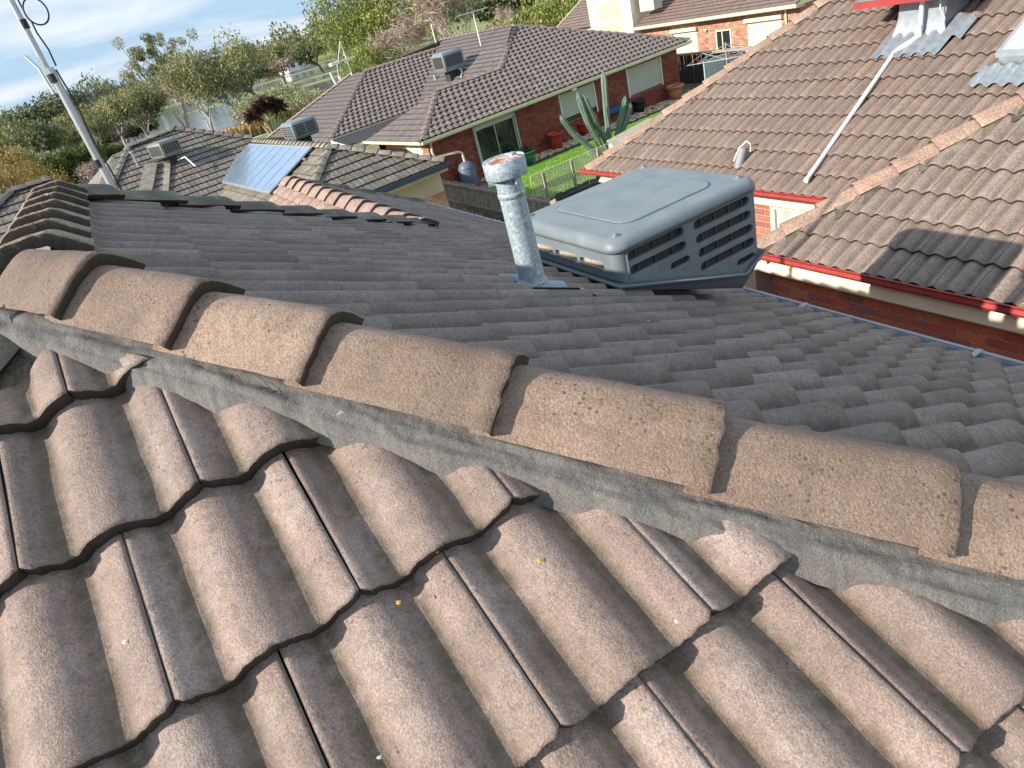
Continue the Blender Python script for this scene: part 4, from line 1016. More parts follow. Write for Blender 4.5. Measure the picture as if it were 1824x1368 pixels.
# ================================================================== MIDDLE HOUSE (red brick, white shutters)
FM = Frame((25.52, 27.01, 0), 5.5); tM = math.tan(R_(25)); ZM = .55
mh = thing('brick_house', 'red brick house with brown tiled hips and pale roller shutters beyond the lawn', 'house', tuple(FM(-8, 6, -1.8)))
zF1 = lambda y: ZM + tM * y
upF = lambda F, s: (F.x * s[0] + F.y * s[1] + Vector((0, 0, tM))).normalized()
A1 = [FM(0, 0, ZM), FM(-9.25, 0, ZM), FM(-9.25, 2.62, zF1(2.62)), FM(-5.9, 5.42, zF1(5.42))]
A2 = [FM(-9.25, 0, ZM), FM(-15.34, 0, ZM), FM(-12.65, 2.62, zF1(2.62)), FM(-9.25, 2.62, zF1(2.62))]
roof_face(mh, [A1, A2], FM(0, 0, ZM), upF(FM, (0, 1)), TM['far'], 'tile_m', stagger=.5)
zz2 = lambda x: zF1(2.62) + tM * (x + 9.25)
B1 = [FM(-9.25, 2.62, zz2(-9.25)), FM(-6.3, 5.1, zz2(-6.3)), FM(-6.3, 11.75, zz2(-6.3)), FM(-11.25, 7.42, zz2(-11.25)), FM(-11.25, 4.6, zz2(-11.25))]
roof_face(mh, [B1], FM(-11.6, 4, zz2(-11.6)), upF(FM, (1, 0)), TM['flat'], 'tile_m', stagger=.5, name='side_roof_tile')
mb = MB(); mb.add([FM(-9.25, 2.62, zF1(2.62)), FM(-5.9, 5.42, zF1(5.42)), FM(-6.3, 5.1, zz2(-6.3))], [(0, 1, 2)])
mb.add([FM(-5.9, 5.42, zF1(5.42)), FM(-6.3, 5.1, zz2(-6.3)), FM(-6.3, 11.75, zz2(-6.3)), FM(0, 17, ZM), FM(0, 0, ZM)], [(0, 1, 2, 3, 4)])
mb.add([FM(-9.25, 2.62, zF1(2.62)), FM(-12.65, 2.62, zF1(2.62)), FM(-15.34, 5.24, ZM), FM(-11.2, 5.24, ZM)], [(0, 1, 2, 3)])
mb.add([FM(-6.3, 11.75, zz2(-6.3)), FM(-11.35, 11.75, 2.82), FM(-11.3, 13.3, 2.8), FM(-6, 17, .6), FM(0, 17, ZM)], [(0, 1, 2, 3, 4)])
mb.build('hidden_roof_slopes', 'tile_m', mh)
c3z = lambda y: .80 + tM * (y - 7.4)
C1 = [FM(-16.0, 7.4, c3z(7.4)), FM(-11.25, 7.4, c3z(7.4)), FM(-6.5, 11.7, c3z(11.7)), FM(-11.35, 11.7, c3z(11.7))]
roof_face(mh, [C1], FM(-16.0, 7.4, c3z(7.4)), upF(FM, (0, 1)), TM['far'], 'tile_m', stagger=.5, name='rear_roof_tile')
z4 = lambda x: c3z(11.7) + tM * (x + 11.35)
D1 = [FM(-16.0, 7.4, z4(-16.0)), FM(-11.35, 11.7, z4(-11.35)), FM(-11.35, 13.3, z4(-11.35)), FM(-16.0, 17.6, z4(-16.0))]
roof_face(mh, [D1], FM(-16.0, 8, z4(-16.0)), upF(FM, (1, 0)), TM['flat'], 'tile_m', stagger=.5, name='side_roof_tile')
z5 = lambda x: zF1(2.62) + tM * (x + 12.65)
E1_ = [FM(-15.34, 0, ZM - .03), FM(-12.65, 2.62, z5(-12.65)), FM(-15.34, 5.24, ZM - .03)]
roof_face(mh, [E1_], FM(-15.34, 0, ZM - .03), (FM.x + Vector((0, 0, tM))).normalized(), TM['flat'], 'tile_m', stagger=.5, name='side_roof_tile')
cz = Vector((0, 0, .02))
for a, b, s_ in ((FM(0, 0, ZM), FM(-5.9, 5.42, zF1(5.42)), 31), (FM(-9.25, 2.62, zF1(2.62)), FM(-5.95, 5.40, zF1(5.42)), 32), (FM(-5.9, 5.42, zF1(5.42)), FM(-6.3, 11.75, zz2(-6.3)), 33),
                 (FM(-15.34, 0, ZM), FM(-12.65, 2.62, zF1(2.62)), 34), (FM(-12.65, 2.62, zF1(2.62)), FM(-9.25, 2.62, zF1(2.62)), 35),
                 (FM(-16, 7.4, c3z(7.4)), FM(-11.35, 11.7, c3z(11.7)), 37), (FM(-11.35, 11.7, c3z(11.7)), FM(-6.4, 11.72, c3z(11.7)), 38), (FM(-16, 17.6, z4(-16)), FM(-11.35, 13.3, z4(-11.35)), 40)):
    caps(mh, a + cz, b + cz, CM['far'], 'cap_m', expo=.38, seed=s_, scale=(1.05, 1, 1.0))
# valley sheets, gutters, eaves
def fgut(root, F, a, b, z, out_, m='cream'):
    A_ = F(a[0], a[1], z); B_ = F(b[0], b[1], z); o = (F.x * out_[0] + F.y * out_[1]); gutter_run(root, A_, B_, o, m, .13, .13)
fgut(mh, FM, (0, 0), (-15.4, 0), ZM + .02, (0, -1)); fgut(mh, FM, (-15.34, 0), (-15.34, 5.2), ZM + .02, (-1, 0)); fgut(mh, FM, (-16.0, 7.4), (-11.3, 7.4), c3z(7.4) + .02, (0, -1), 'cream'); fgut(mh, FM, (-16, 7.4), (-16, 17.6), z4(-16) + .02, (-1, 0))
mb = MB(); mb.prism([FM(0, .0, ZM - .13), FM(-15.3, 0, ZM - .13), FM(-15.3, .5, ZM - .13), FM(0, .5, ZM - .13)], .02); mb.build('soffit', 'cream', mh)
def wall_panel(root, F, x0, x1, y, z0, z1, m, name, th=.05, out_=-1):
    mb = MB(); P = [F(x0, y, z0), F(x1, y, z0), F(x1, y, z1), F(x0, y, z1)]; mb.prism(P, th, F.y * (-out_)); return mb.build(name, m, root)
# masonry as real bricks joined (each about 10 px long, 3 px high)
def far_bricks(root, F, axis, fixed, a0, a1, z0, z1, m, holes=(), jm='joint_m', outd=-1, name='brickwork'):
    mb = MB(); rb = random.Random(3); k = 0; z = z1 - .043; L = .24
    while z > z0:
        s = a0 - (L / 2 if k % 2 else 0)
        while s < a1:
            b0, b1 = max(s, a0), min(s + .23, a1); c = (b0 + b1) / 2
            if b1 - b0 > .04 and not any(h[0] < c < h[1] and h[2] < z < h[3] for h in holes):
                if axis == 'x': P = F(c, fixed, z); sz = (b1 - b0, .04, .074)
                else: P = F(fixed, c, z); sz = (.04, b1 - b0, .074)
                mb.box(P, sz, F.rot, rb.choice([.02, .25, .5, .75, 1., .1, .6]))
            s += L
        z -= .086; k += 1
    mb.build(name, m, root, kind='stuff')
    mb = MB()
    if axis == 'x':
        xs_ = sorted(set([a0, a1] + [h for H_ in holes for h in H_[:2]])); zs_ = sorted(set([z0, z1] + [h for H_ in holes for h in H_[2:]]))
    else: xs_ = sorted(set([a0, a1] + [h for H_ in holes for h in H_[:2]])); zs_ = sorted(set([z0, z1] + [h for H_ in holes for h in H_[2:]]))
    for i in range(len(xs_) - 1):
        for j in range(len(zs_) - 1):
            cx, cz_ = (xs_[i] + xs_[i + 1]) / 2, (zs_[j] + zs_[j + 1]) / 2
            if any(h[0] < cx < h[1] and h[2] < cz_ < h[3] for h in holes): continue
            if axis == 'x': P = [F(xs_[i], fixed, zs_[j]), F(xs_[i + 1], fixed, zs_[j]), F(xs_[i + 1], fixed, zs_[j + 1]), F(xs_[i], fixed, zs_[j + 1])]; dn = F.y * (-outd)
            else: P = [F(fixed, xs_[i], zs_[j]), F(fixed, xs_[i + 1], zs_[j]), F(fixed, xs_[i + 1], zs_[j + 1]), F(fixed, xs_[i], zs_[j + 1])]; dn = F.x * (-outd)
            P = [p + dn * .012 for p in P]; mb.prism(P, .1, dn)
    mb.build('wall_core', jm, root)
zg = -1.82
HM = [(-3.95, -1.65, -.95, .28), (-8.1, -6.0, -.95, .28), (-12.7, -10.65, -1.3, .22)]
far_bricks(mh, FM, 'x', .5, -14.9, -.45, zg, ZM - .14, 'brick_far', HM)
far_bricks(mh, FM, 'y', -.45, .5, 10, zg, ZM - .14, 'brick_far', (), outd=1, name='brickwork')
far_bricks(mh, FM, 'y', -14.9, .5, 4.2, zg, ZM - .14, 'brick_far_buff', [(1.0, 2.5, -1.8, .35)])
mb = MB(); mb.bbox((0, 0, 0), (1, 1, 1)); 
wall_panel(mh, FM, -14.9, -11, 4.9, zg, .8, 'brick_far', 'patio_back_wall')
mb = MB(); mb.prism([FM(-14.88, 1.0, -1.8), FM(-14.88, 2.5, -1.8), FM(-14.88, 2.5, .35), FM(-14.88, 1.0, .35)], .03, FM.x); mb.build('side_roller_blind', 'cream_pale', mh)
# shutters
def shutter(F, root, x0, x1, z0, z1, y, m='shutter', open_=0, slats=14, label=None):
    zlow = z0 + open_
    mb = MB(); 
    for k in range(slats):
        a = zlow + (z1 - zlow) * k / slats; b = zlow + (z1 - zlow) * (k + .93) / slats
        c = F((x0 + x1) / 2, y, (a + b) / 2); mb.box(c, (x1 - x0, .016, b - a), F.rot)
    o = mb.build('roller_shutter', m, root)
    for x in (x0 - .03, x1 + .03):
        mb = MB(); mb.box(F(x, y - .02, (z0 + z1) / 2 - .03), (.055, .06, z1 - z0 + .1), F.rot); mb.build('shutter_rail', 'white', root)
    mb = MB(); mb.box(F((x0 + x1) / 2, y + .03, (z0 + z1) / 2), (x1 - x0, .01, z1 - z0), F.rot); mb.build('window_glass', 'glass', root)
shutter(FM, mh, -3.90, -1.70, -.90, .26, .47); shutter(FM, mh, -8.05, -6.05, -.90, .26, .47, open_=.16)
mb = MB(); mb.box(FM(-11.68, .48, .16), (2.05, .10, .07), FM.rot); mb.box(FM(-11.68, .48, -1.28), (2.05, .12, .06), FM.rot)
for x in (-12.66, -11.7, -10.70): mb.box(FM(x, .48, -.55), (.055 if x != -11.7 else .045, .10, 1.45), FM.rot)
w_ = mb.build('window', 'aluminium', mh)
for x in (-12.18, -11.2): mb = MB(); mb.box(FM(x, .50, -.55), (.95, .02, 1.4), FM.rot); mb.build('pane', 'glass', mh)
mb = MB(); mb.box(FM(-10.62, .44, -.55), (.05, .12, 1.7), FM.rot); mb.box(FM(-12.75, .44, -.55), (.05, .12, 1.7), FM.rot); mb.box(FM(-11.68, .45, .25), (2.15, .12, .12), FM.rot); mb.build('window_frame', 'shutter', mh)
for k in range(3):
    mb = MB(); mb.box(FM(-11.9 + k * .5, .9, -1.05 + .1 * k), (.35, .2, .25), FM.rot); mb.build('indoor_furniture', 'cream', mh)
mb = MB(); mb.box(FM(-7.55, .0, ZM - .18), (.22, .12, .10), FM.rot); mb.build('flood_light', 'white', mh)
# patio roof
pr_ = thing('patio_roof', 'dark corrugated patio roof with pale beams beside the brick house', 'patio roof', tuple(FM(-14, 6, -1.8)))
mb = MB(); nn_ = 90; V = []
for i in range(nn_ + 1):
    x = -16.0 + 4.75 * i / nn_; z_ = .05 * (i % 2); V += [FM(x, 7.35, c3z(7.4) - .06 + z_), FM(x, 5.3, .52 + z_)]
mb.add(V, [(2 * i, 2 * i + 1, 2 * i + 3, 2 * i + 2) for i in range(nn_)]); mb.build('corrugated_sheet', 'black', pr_)
mb = MB(); mb.bar(FM(-16.05, 5.25, .42), FM(-11.4, 5.25, .42), .08, .18); mb.build('front_beam', 'cream', pr_)
mb = MB(); mb.bar(FM(-16.05, 5.2, .42), FM(-16.05, 7.3, .65), .05, .2); mb.build('side_beam', 'cream', pr_)
mb = MB(); mb.bar(FM(-16.0, 5.3, zg), FM(-16.0, 5.3, .4), .1, .1, Vector((1, 0, 0))); mb.build('post', 'cream', pr_)
# downpipe into water tank
tk = thing('water_tank', 'slim blue-grey water tank standing against the red brick wall', 'water tank', tuple(FM(-13.75, .0, zg)))
mb = MB(); tp = FM(-13.75, .0, zg); mb.lathe([(.26, 0), (.33, .1), (.36, .5), (.34, .85), (.27, 1.02), (.12, 1.10), (.0, 1.11)], 22, tp); mb.build('tank_body', 'tank', tk)
for z in (.2, .55, .85): mb = MB(); r0 = .345 if z > .3 else .345; mb.lathe([(r0, z), (r0 + .018, z + .02), (r0, z + .04)], 22, tp); mb.build('tank_rib', 'tank', tk)
mb = MB(); mb.tube([tp + Vector((0, 0, 1.05)), tp + Vector((-.02, 0, 1.45)), tp + Vector((-.15, .05, 1.52)), FM(-14.8, .35, -.22), FM(-14.85, .38, -.05), FM(-14.85, .3, .4)], .05, 10); mb.build('feed_pipe', 'cream', tk)
mb = MB(); mb.tube([FM(-13.25, .3, -.75), FM(-13.2, .2, -.70), FM(-13.15, .3, -.78), FM(-13.2, .3, -1.6)], .025, 8); tag(mb.build('hose_hook', 'terracotta', None), 'thin orange hose hanging on the brick wall beside the tank', 'hose')
# M cooler
def cooler(label, p, rot_deg, w_, d_, h_, stand, rows=5, vert=False, cols=2, m='ac', side=True, lean=0):
    t = thing('evaporative_cooler', label, 'air cooler', tuple(p), 'evaporative coolers on the roofs')
    F = Frame(p, rot_deg); z0 = p[2] + stand
    V = [F(x, y, z) for z, k in ((z0, .92), (z0 + h_ * .18, 1), (z0 + h_ * .86, 1), (z0 + h_, .86)) for x, y in ((-w_ / 2 * k, -d_ / 2 * k), (w_ / 2 * k, -d_ / 2 * k), (w_ / 2 * k, d_ / 2 * k), (-w_ / 2 * k, d_ / 2 * k))]
    Fs = [(0, 1, 2, 3), (15, 14, 13, 12)] + [(4 * l + i, 4 * l + (i + 1) % 4, 4 * l + 4 + (i + 1) % 4, 4 * l + 4 + i) for l in range(3) for i in range(4)]
    rounded('cabinet', V, Fs, m, t, .03, 2)
    for face in (0, 1):
        span = w_ if face == 0 else d_
        for c in range(cols):
            for r in range(rows):
                if vert: cw, chh = span * .82 / (cols * rows), h_ * .58; cx = -span * .41 + (c * rows + r + .5) * cw; czz = z0 + h_ * .52; sz = (cw * .62, chh)
                else: cw, chh = span * .84 / cols, h_ * .62 / rows; cx = -span * .42 + (c + .5) * cw; czz = z0 + h_ * .2 + (r + .5) * chh; sz = (cw * .86, chh * .55)
                mb = MB()
                if face == 0: mb.box(F(cx, -d_ / 2 - .0, czz), (sz[0], .02, sz[1]), F.rot)
                else: mb.box(F(-w_ / 2 - .0, cx, czz), (.02, sz[0], sz[1]), F.rot)
                mb.build('louvre_opening', 'pad_dark', t)
    mb = MB(); mb.box((p[0], p[1], p[2] + stand / 2 - .15), (w_ * .42, d_ * .42, stand + .3), F.rot); mb.build('duct_dropper', 'charcoal', t)
    return t
cooler('boxy grey cooler with white top edge on the brown roof of the brick house', tuple(FM(-9.45, 6.4, 1.70)), 5.5, 1.15, 1.05, .85, .35, rows=14, vert=True, cols=1)
fm_p = FM(-9.45, 6.1, 1.7)
mb = MB(); mb.tube([FM(-9.2, 5.95, 2.05), FM(-9.15, 5.9, 1.85), FM(-9.6, 5.4, 1.72)], .035, 8); tag(mb.build('drain_hose', 'pvc', None), 'short white bent drain pipe under the boxy cooler on the brown roof', 'pipe')
mb = MB(); mb.tube([FM(-9.4, 8.1, 1.62), FM(-9.4, 8.1, 1.95)], .09, 12); tag(mb.build('roof_vent', 'aluminium', None), 'stubby silver vent on the brown roof below the boxy cooler', 'roof vent')
def antenna(label, p, h, kind, yaw=0, lean=(0, 0)):
    t = thing('tv_antenna', label, 'antenna', tuple(p)); p = Vector(p); top = p + Vector((lean[0], lean[1], h))
    mb = MB(); mb.tube([p, top], .03, 8); mb.build('mast', 'white', t)
    d = Vector((math.cos(yaw), math.sin(yaw), 0)); s = Vector((-d.y, d.x, 0))
    if kind == 'yagi':
        mb = MB(); mb.tube([top - d * .9, top + d * .9], .022, 6); mb.build('boom', 'aluminium', t)
        for k in range(9):
            mb = MB(); c = top + d * (-.8 + .2 * k); q = .12 + .05 * (8 - k) / 8 * 3; mb.tube([c - s * q, c + s * q], .009, 5); mb.build('element', 'aluminium', t)
    elif kind == 'arm':
        mid = p.lerp(top, .5); mb = MB(); mb.tube([mid - d * .75, mid + d * .45], .035, 8); mb.build('boom', 'white', t)
        mb = MB(); mb.box(mid - d * .75 - Vector((0, 0, .05)), (.45, .4, .14), Matrix.Rotation(yaw, 3, 'Z')); mb.build('panel', 'white', t)
        mb = MB(); mb.tube([top, mid - d * .5], .018, 6); mb.build('stay', 'white', t)
    else:
        mb = MB(); mb.tube([top, top + d * -.15 + Vector((0, 0, .12)), top + Vector((0, 0, .35))], .03, 6); mb.build('hook', 'white', t)
antenna('thin television antenna standing on the brown roof of the brick house', FM(-7.4, 6.44, 2.6), 1.55, 'yagi', R_(5))
antenna('white antenna with cross arm and panel on the far left roof hip', FM(-11.5, 13.0, 2.7), 1.75, 'arm', R_(5), (-.05, 0))
antenna('white hooked vent pole behind the brown roof ridge', FM(-6.6, 11.9, 3.0), 1.0, 'hook', R_(180))

# ================================================================== NEAR-LEFT HOUSE with solar panels
FL = Frame((6.88, 16.07, 0), 4.83); ZL = 1.45
lhse = thing('grey_roof_house', 'low house with grey-brown flat tiles, solar panels and navy gutter', 'house', tuple(FL(-2, 6, -1.8)))
zf = lambda y: ZL + tM * y; APX = (-1.97, 2.02); zap = zf(2.02)
zw = lambda x: zap + tM * (x - APX[0])
roof_face(lhse, [[FL(0, 0, ZL), FL(-3.94, 0, ZL), FL(APX[0], 2.02, zap)]], FL(-3.94, 0, ZL), upF(FL, (0, 1)), TM['flat'], 'tile_l', stagger=.5)
rzt = zap
roof_face(lhse, [[FL(APX[0], 2.02, zw(APX[0])), FL(-4.0, .0, zw(-4.0)), FL(-4.0, 7.5, zw(-4.0)), FL(APX[0], 9.35, zw(APX[0]))]], FL(-4.0, 0, zw(-4.0)), upF(FL, (1, 0)), TM['flat'], 'cap_l', stagger=.5, name='side_roof_tile')
zp1 = lambda y: 2.46 + tM * (y - 9.3); zt1 = zp1(11.2)
roof_face(lhse, [[FL(-1.75, 9.35, zp1(9.35)), FL(-3.95, 7.15, zp1(7.15)), FL(-5.8, 7.15, zp1(7.15)), FL(-5.8, 10.9, zp1(10.9)), FL(-3.62, 11.2, zt1)],
                 [FL(-5.8, 7.15, zp1(7.15)), FL(-8.4, 7.15, zp1(7.15)), FL(-5.8, 10.0, zp1(10.0))]], FL(-8.4, 7.15, zp1(7.15)), upF(FL, (0, 1)), TM['flat'], 'tile_l', stagger=.5, name='rear_roof_tile')
mb = MB(); mb.add([FL(-5.8, 10.0, zp1(10.0)), FL(-5.8, 10.9, zp1(10.9)), FL(-3.62, 11.2, zt1), FL(-8, 15, 1.6), FL(-8.4, 7.15, zp1(7.15))], [(0, 1, 2, 3, 4)])
mb.add([FL(-3.62, 11.2, zt1), FL(-1.75, 9.35, zp1(9.35)), FL(2, 12, 1.5), FL(2, 15, 1.5), FL(-8, 15, 1.6)], [(0, 1, 2, 3, 4)])
mb.add([FL(APX[0], 2.02, zap), FL(APX[0], 9.35, zap), FL(0, 9.4, ZL), FL(0, 0, ZL)], [(0, 1, 2, 3)])
mb.build('hidden_roof_slopes', 'tile_l', lhse)
for a, b, s_, m_ in ((FL(0, 0, ZL), FL(APX[0], 2.02, zap), 51, 'cap_l'), (FL(-3.94, 0, ZL), FL(APX[0], 2.02, zap), 52, 'cap_l'), (FL(APX[0], 2.1, zap), FL(-1.8, 9.35, zap), 53, 'cap_l'),
                 (FL(-1.75, 9.35, zp1(9.35)), FL(-3.62, 11.2, zt1), 54, 'tile_l'), (FL(-6.3, 9.4, zp1(9.4) - .0), FL(-5.25, 11.0, zp1(11.0)), 55, 'cap_l'), (FL(-5.25, 11.0, zp1(11.0)), FL(-3.62, 11.2, zt1), 56, 'tile_l'), (FL(-8.4, 7.2, zp1(7.2)), FL(-6.3, 9.4, zp1(9.4)), 57, 'cap_l')):
    caps(lhse, a + Vector((0, 0, .03)), b + Vector((0, 0, .03)), CM['far'], m_, expo=.34, seed=s_)
# small projecting gablet with pale strips
for (xa, ya, xb, yb_, wd_, m_) in ((-5.0, 9.7, -5.75, 8.3, .20, 'cap_l'), (-4.55, 9.5, -5.2, 8.1, .09, 'cap_l')):
    mb = MB(); mb.bar(FL(xa, ya, zp1(ya) + .06), FL(xb, yb_, zp1(yb_) + .06), wd_ * 2, .06, Vector((0, -.42, .9))); mb.build('capping_strip', m_, lhse)
fgut(lhse, FL, (.05, 0), (-3.9, 0), ZL + .02, (0, -1), 'navy')
mb = MB(); mb.bar(FL(.02, .0, ZL - .13), FL(-3.9, .0, ZL - .13), .05, .12); mb.build('fascia', 'sand', lhse)
mb = MB(); mb.prism([FL(0, .03, ZL - .18), FL(-3.9, .03, ZL - .18), FL(-3.9, .45, ZL - .18), FL(0, .45, ZL - .18)], .02); mb.build('soffit', 'sand', lhse)
wall_panel(lhse, FL, -3.6, .0, .45, .72, ZL - .18, 'sand', 'sand_wall_panel')
mb = MB(); mb.prism([FL(0, .46, .72), FL(0, 9, .72), FL(0, 9, ZL - .18), FL(0, .46, ZL - .18)], .05, -FL.x); mb.build('sand_side_panel', 'sand', lhse)
for yy, axis in ((.45, 'x'),):
    rb = random.Random(2); z = .715 - .043; k = 0
    while z > -.3:
        s = -3.5 - (.12 if k % 2 else 0)
        while s < 0:
            b0, b1 = s, min(s + .23, 0.0); c = (b0 + b1) / 2
            if b1 - b0 > .04 and c > -1.9:
                mb_ = brick_me.get(('lx', round(b1 - b0, 2)))
                if mb_ is None:
                    q = MB(); q.box((0, 0, 0), (b1 - b0, .05, .076)); tmp = q.build('brick', 'brick_buff', None); mb_ = tmp.data; bpy.data.objects.remove(tmp); brick_me[('lx', round(b1 - b0, 2))] = mb_
                put('brick', mb_, None, lhse, Matrix.Translation(FL(c, yy + .02, z)) @ FL.rot.to_4x4())
            s += .24
        z -= .086; k += 1
    wall_panel(lhse, FL, -3.6, -.003, .456, -1.9, .715, 'joint', 'wall_core', .1)
mb = MB(); mb.prism([FL(-.02, .46, -1.9), FL(-.02, 9, -1.9), FL(-.02, 9, .71), FL(-.02, .46, .71)], .06, -FL.x); mb.build('side_wall', 'brick_buff', lhse)
mb = MB(); mb.bbox((0, 0, 0), (.01, .01, .01))
# solar array
sol = thing('solar_array', 'row of blue solar panels tilted on the grey tiled roof', 'solar panels', tuple(FL(-2.9, 5.7, 2)))
def cellmat():
    m, t, b = mat_new('blue_solar_cells'); v, r = coords(t, rnd=False)
    b.inputs['Base Color'].default_value = (.03, .06, .15, 1); b.inputs['Roughness'].default_value = .18; b.inputs['Metallic'].default_value = .55; b.inputs['Coat Weight'].default_value = .5
    n = noise(t, v, 3, 4, .6); t.links.new(ramp(t, n, [(.3, (.30, .42, .58)), (.7, (.42, .54, .70))]), b.inputs['Base Color']); return m  # pale base colour stands in for part of the reflected sky
cm_ = cellmat(); npan = 8
xa_, xb_, ya_, yb_ = -3.62, -2.12, 2.85, 8.7
nz_ = Vector((0, 0, 1))
for k in range(npan):
    y0 = ya_ + (yb_ - ya_) * k / npan; y1 = ya_ + (yb_ - ya_) * (k + 1) / npan
    zof = lambda x: zw(x) + .14
    P = [FL(xa_, y0 + .008, zof(xa_)), FL(xb_, y0 + .008, zof(xb_)), FL(xb_, y1 - .008, zof(xb_)), FL(xa_, y1 - .008, zof(xa_))]
    mb = MB(); mb.prism(P, .035); mb.build('solar_panel', 'aluminium', sol)
    mb = MB(); c = sum(P, Vector()) / 4; P2 = [c + (p - c) * .93 + Vector((0, 0, .004)) for p in P]; mb.add(P2, [(0, 1, 2, 3)]); mb.build('cell_glass', cm_, sol)
for x in (-3.3, -2.45):
    mb = MB(); mb.bar(FL(x, ya_ - .15, zw(x) + .08), FL(x, yb_ + .1, zw(x) + .08), .04, .05); mb.build('mounting_rail', 'aluminium', sol)
cooler('grey-green cooler with upright louvres on the grey left roof', tuple(FL(-4.45, 9.5, 2.64)), 30, .72, .72, .48, .14, rows=6, vert=True, cols=1, m=simple('olive_grey_plastic', (.17, .19, .17), .5))
cooler('dark slate cooler with twin louvre banks behind the solar panels ridge', tuple(FL(-1.12, 6.3, 2.05)), 12, .85, .80, .50, .34, rows=5, cols=2)
mb = MB(); q = FL(-5.35, 9.9, zp1(9.9)); mb.tube([q, q + Vector((0, 0, .42))], .035, 12); mb.tube([q + Vector((0, 0, .42)), q + Vector((0, 0, .48))], .07, 12); tag(mb.build('vent_pipe', 'aluminium', None), 'slim silver vent pipe at the left end of the grey roof', 'vent pipe')
mb = MB(); q = FL(-.5, 7.5, 1.9); mb.tube([q, q + Vector((0, 0, .5))], .03, 8); mb.tube([q + Vector((-.15, 0, .0)), q + Vector((.25, 0, .12))], .03, 8); tag(mb.build('white_pipe', 'white', None), 'white plastic pipe stub beside the dark twin-louvre cooler', 'pipe')
mb = MB(); mb.tube([FL(-4.3, 9.1, 2.62), FL(-4.1, 8.9, 2.66), FL(-4.0, 8.5, 2.35)], .025, 8); tag(mb.build('drain_pipe', 'pvc', None), 'small white drain pipe below the upright-louvre cooler', 'pipe')
# translucent sheet at valley and pole with line
mb = MB(); mb.prism([FL(-4.1, 7.0, 1.50), FL(-3.9, 12.0, 1.48), FL(-4.6, 12.2, 1.45), FL(-4.7, 6.6, 1.45)], .02); tag(mb.build('plastic_sheet', simple('clear_sheet', (.62, .68, .72), .2), None), 'pale translucent plastic sheet roof below the grey roof valley', 'roof sheet')
# low roof showing past the left end of our ridge
fl_ = thing('low_grey_house', 'small grey tiled roof with dark capping at the left edge', 'house', (-4, 21, -1.8))
ly0, lz0 = 20.9, 3.38; lp = lambda x, y: Vector((x, y, lz0 - .52 * (ly0 - y)))
roof_face(fl_, [[lp(-5.9, 17.6), lp(-1.4, 17.6), lp(-1.4, ly0), lp(-2.25, ly0)]], lp(-5.9, 17.6), Vector((0, 1, .52)).normalized(), TM['flat'], 'tile_l', stagger=.5)
caps(fl_, (-2.25, ly0, lz0 + .03), (-1.4, ly0, lz0 + .03), CM['far'], 'dark_cap', expo=.34, seed=61)
caps(fl_, lp(-5.9, 17.6) + Vector((0, 0, .03)), (-2.25, ly0, lz0 + .03), CM['far'], 'dark_cap', expo=.34, seed=62)
mb = MB(); mb.add([(-2.25, ly0, lz0 - .03), (-1.4, ly0, lz0 - .03), (-1.4, 24, 1.8), (-6, 24, 1.8), (-5.9, 17.6, 1.62)], [(0, 1, 2, 3, 4)]); mb.build('hidden_roof_slope', 'tile_l', fl_)
mb = MB(); mb.bbox((-5.6, 17.9, -1.8), (-1.6, 23.6, 1.6)); mb.build('wall', 'brick_red', fl_)


# ================================================================== GARDEN between the houses
zg0 = -1.8
def poly_sheet(name, P, m, **kw):
    mb = MB(); mb.add(P, [tuple(range(len(P)))]); return mb.build(name, m, None, **kw)
def lawn_mat():
    m, t, b = mat_new('lawn_soil'); v, r = coords(t, rnd=False); n = noise(t, v, .9, 5, .65); f = noise(t, v, 22, 4, .7)
    c = ramp(t, n, [(.3, (.09, .20, .015)), (.6, (.15, .30, .02))]); c = mix(t, .5, c, ramp(t, f, [(.3, (.5, .5, .5)), (.7, (1.4, 1.4, 1.3))]), 'MULTIPLY')
    t.links.new(c, b.inputs['Base Color']); b.inputs['Roughness'].default_value = .9; bump(t, b, f, .7, .03); return m
poly_sheet('yard_ground', [(7.6, 16.5, -1.775), (30, 17, -1.775), (31, 29.5, -1.775), (10, 27.4, -1.775)], simple('bare_soil', (.20, .15, .10), .95, .3, 2, 0, .5, 8), kind='structure')
poly_sheet('lawn', [(9.6, 18.6, -1.765), (14.5, 19.3, -1.765), (26, 25.0, -1.765), (25.6, 26.0, -1.765), (14.2, 25.4, -1.765), (12.0, 24.6, -1.765)], lawn_mat(), kind='structure')
gb = MB(); rg = random.Random(9)
LP = [(9.7, 18.8), (14.4, 19.4), (25.9, 25.0), (25.5, 25.95), (14.2, 25.35), (12.0, 24.5)]
def inside(x, y, P):
    c = False
    for i in range(len(P)):
        x1, y1 = P[i]; x2, y2 = P[i - 1]
        if (y1 > y) != (y2 > y) and x < (x2 - x1) * (y - y1) / (y2 - y1) + x1: c = not c
    return c
for k in range(30000):
    x = rg.uniform(9.7, 25.9); y = rg.uniform(18.8, 26)
    if not inside(x, y, LP): continue
    a = rg.uniform(0, 6.28); d = Vector((math.cos(a), math.sin(a), 0)) * .014; h = rg.uniform(.03, .06)
    c = Vector((x, y, -1.765)); gb.add([c - d, c + d, c + Vector((rg.uniform(-.02, .02), rg.uniform(-.02, .02), h))], [(0, 1, 2)])
gb.build('grass_blades', 'lawn', None, kind='stuff')
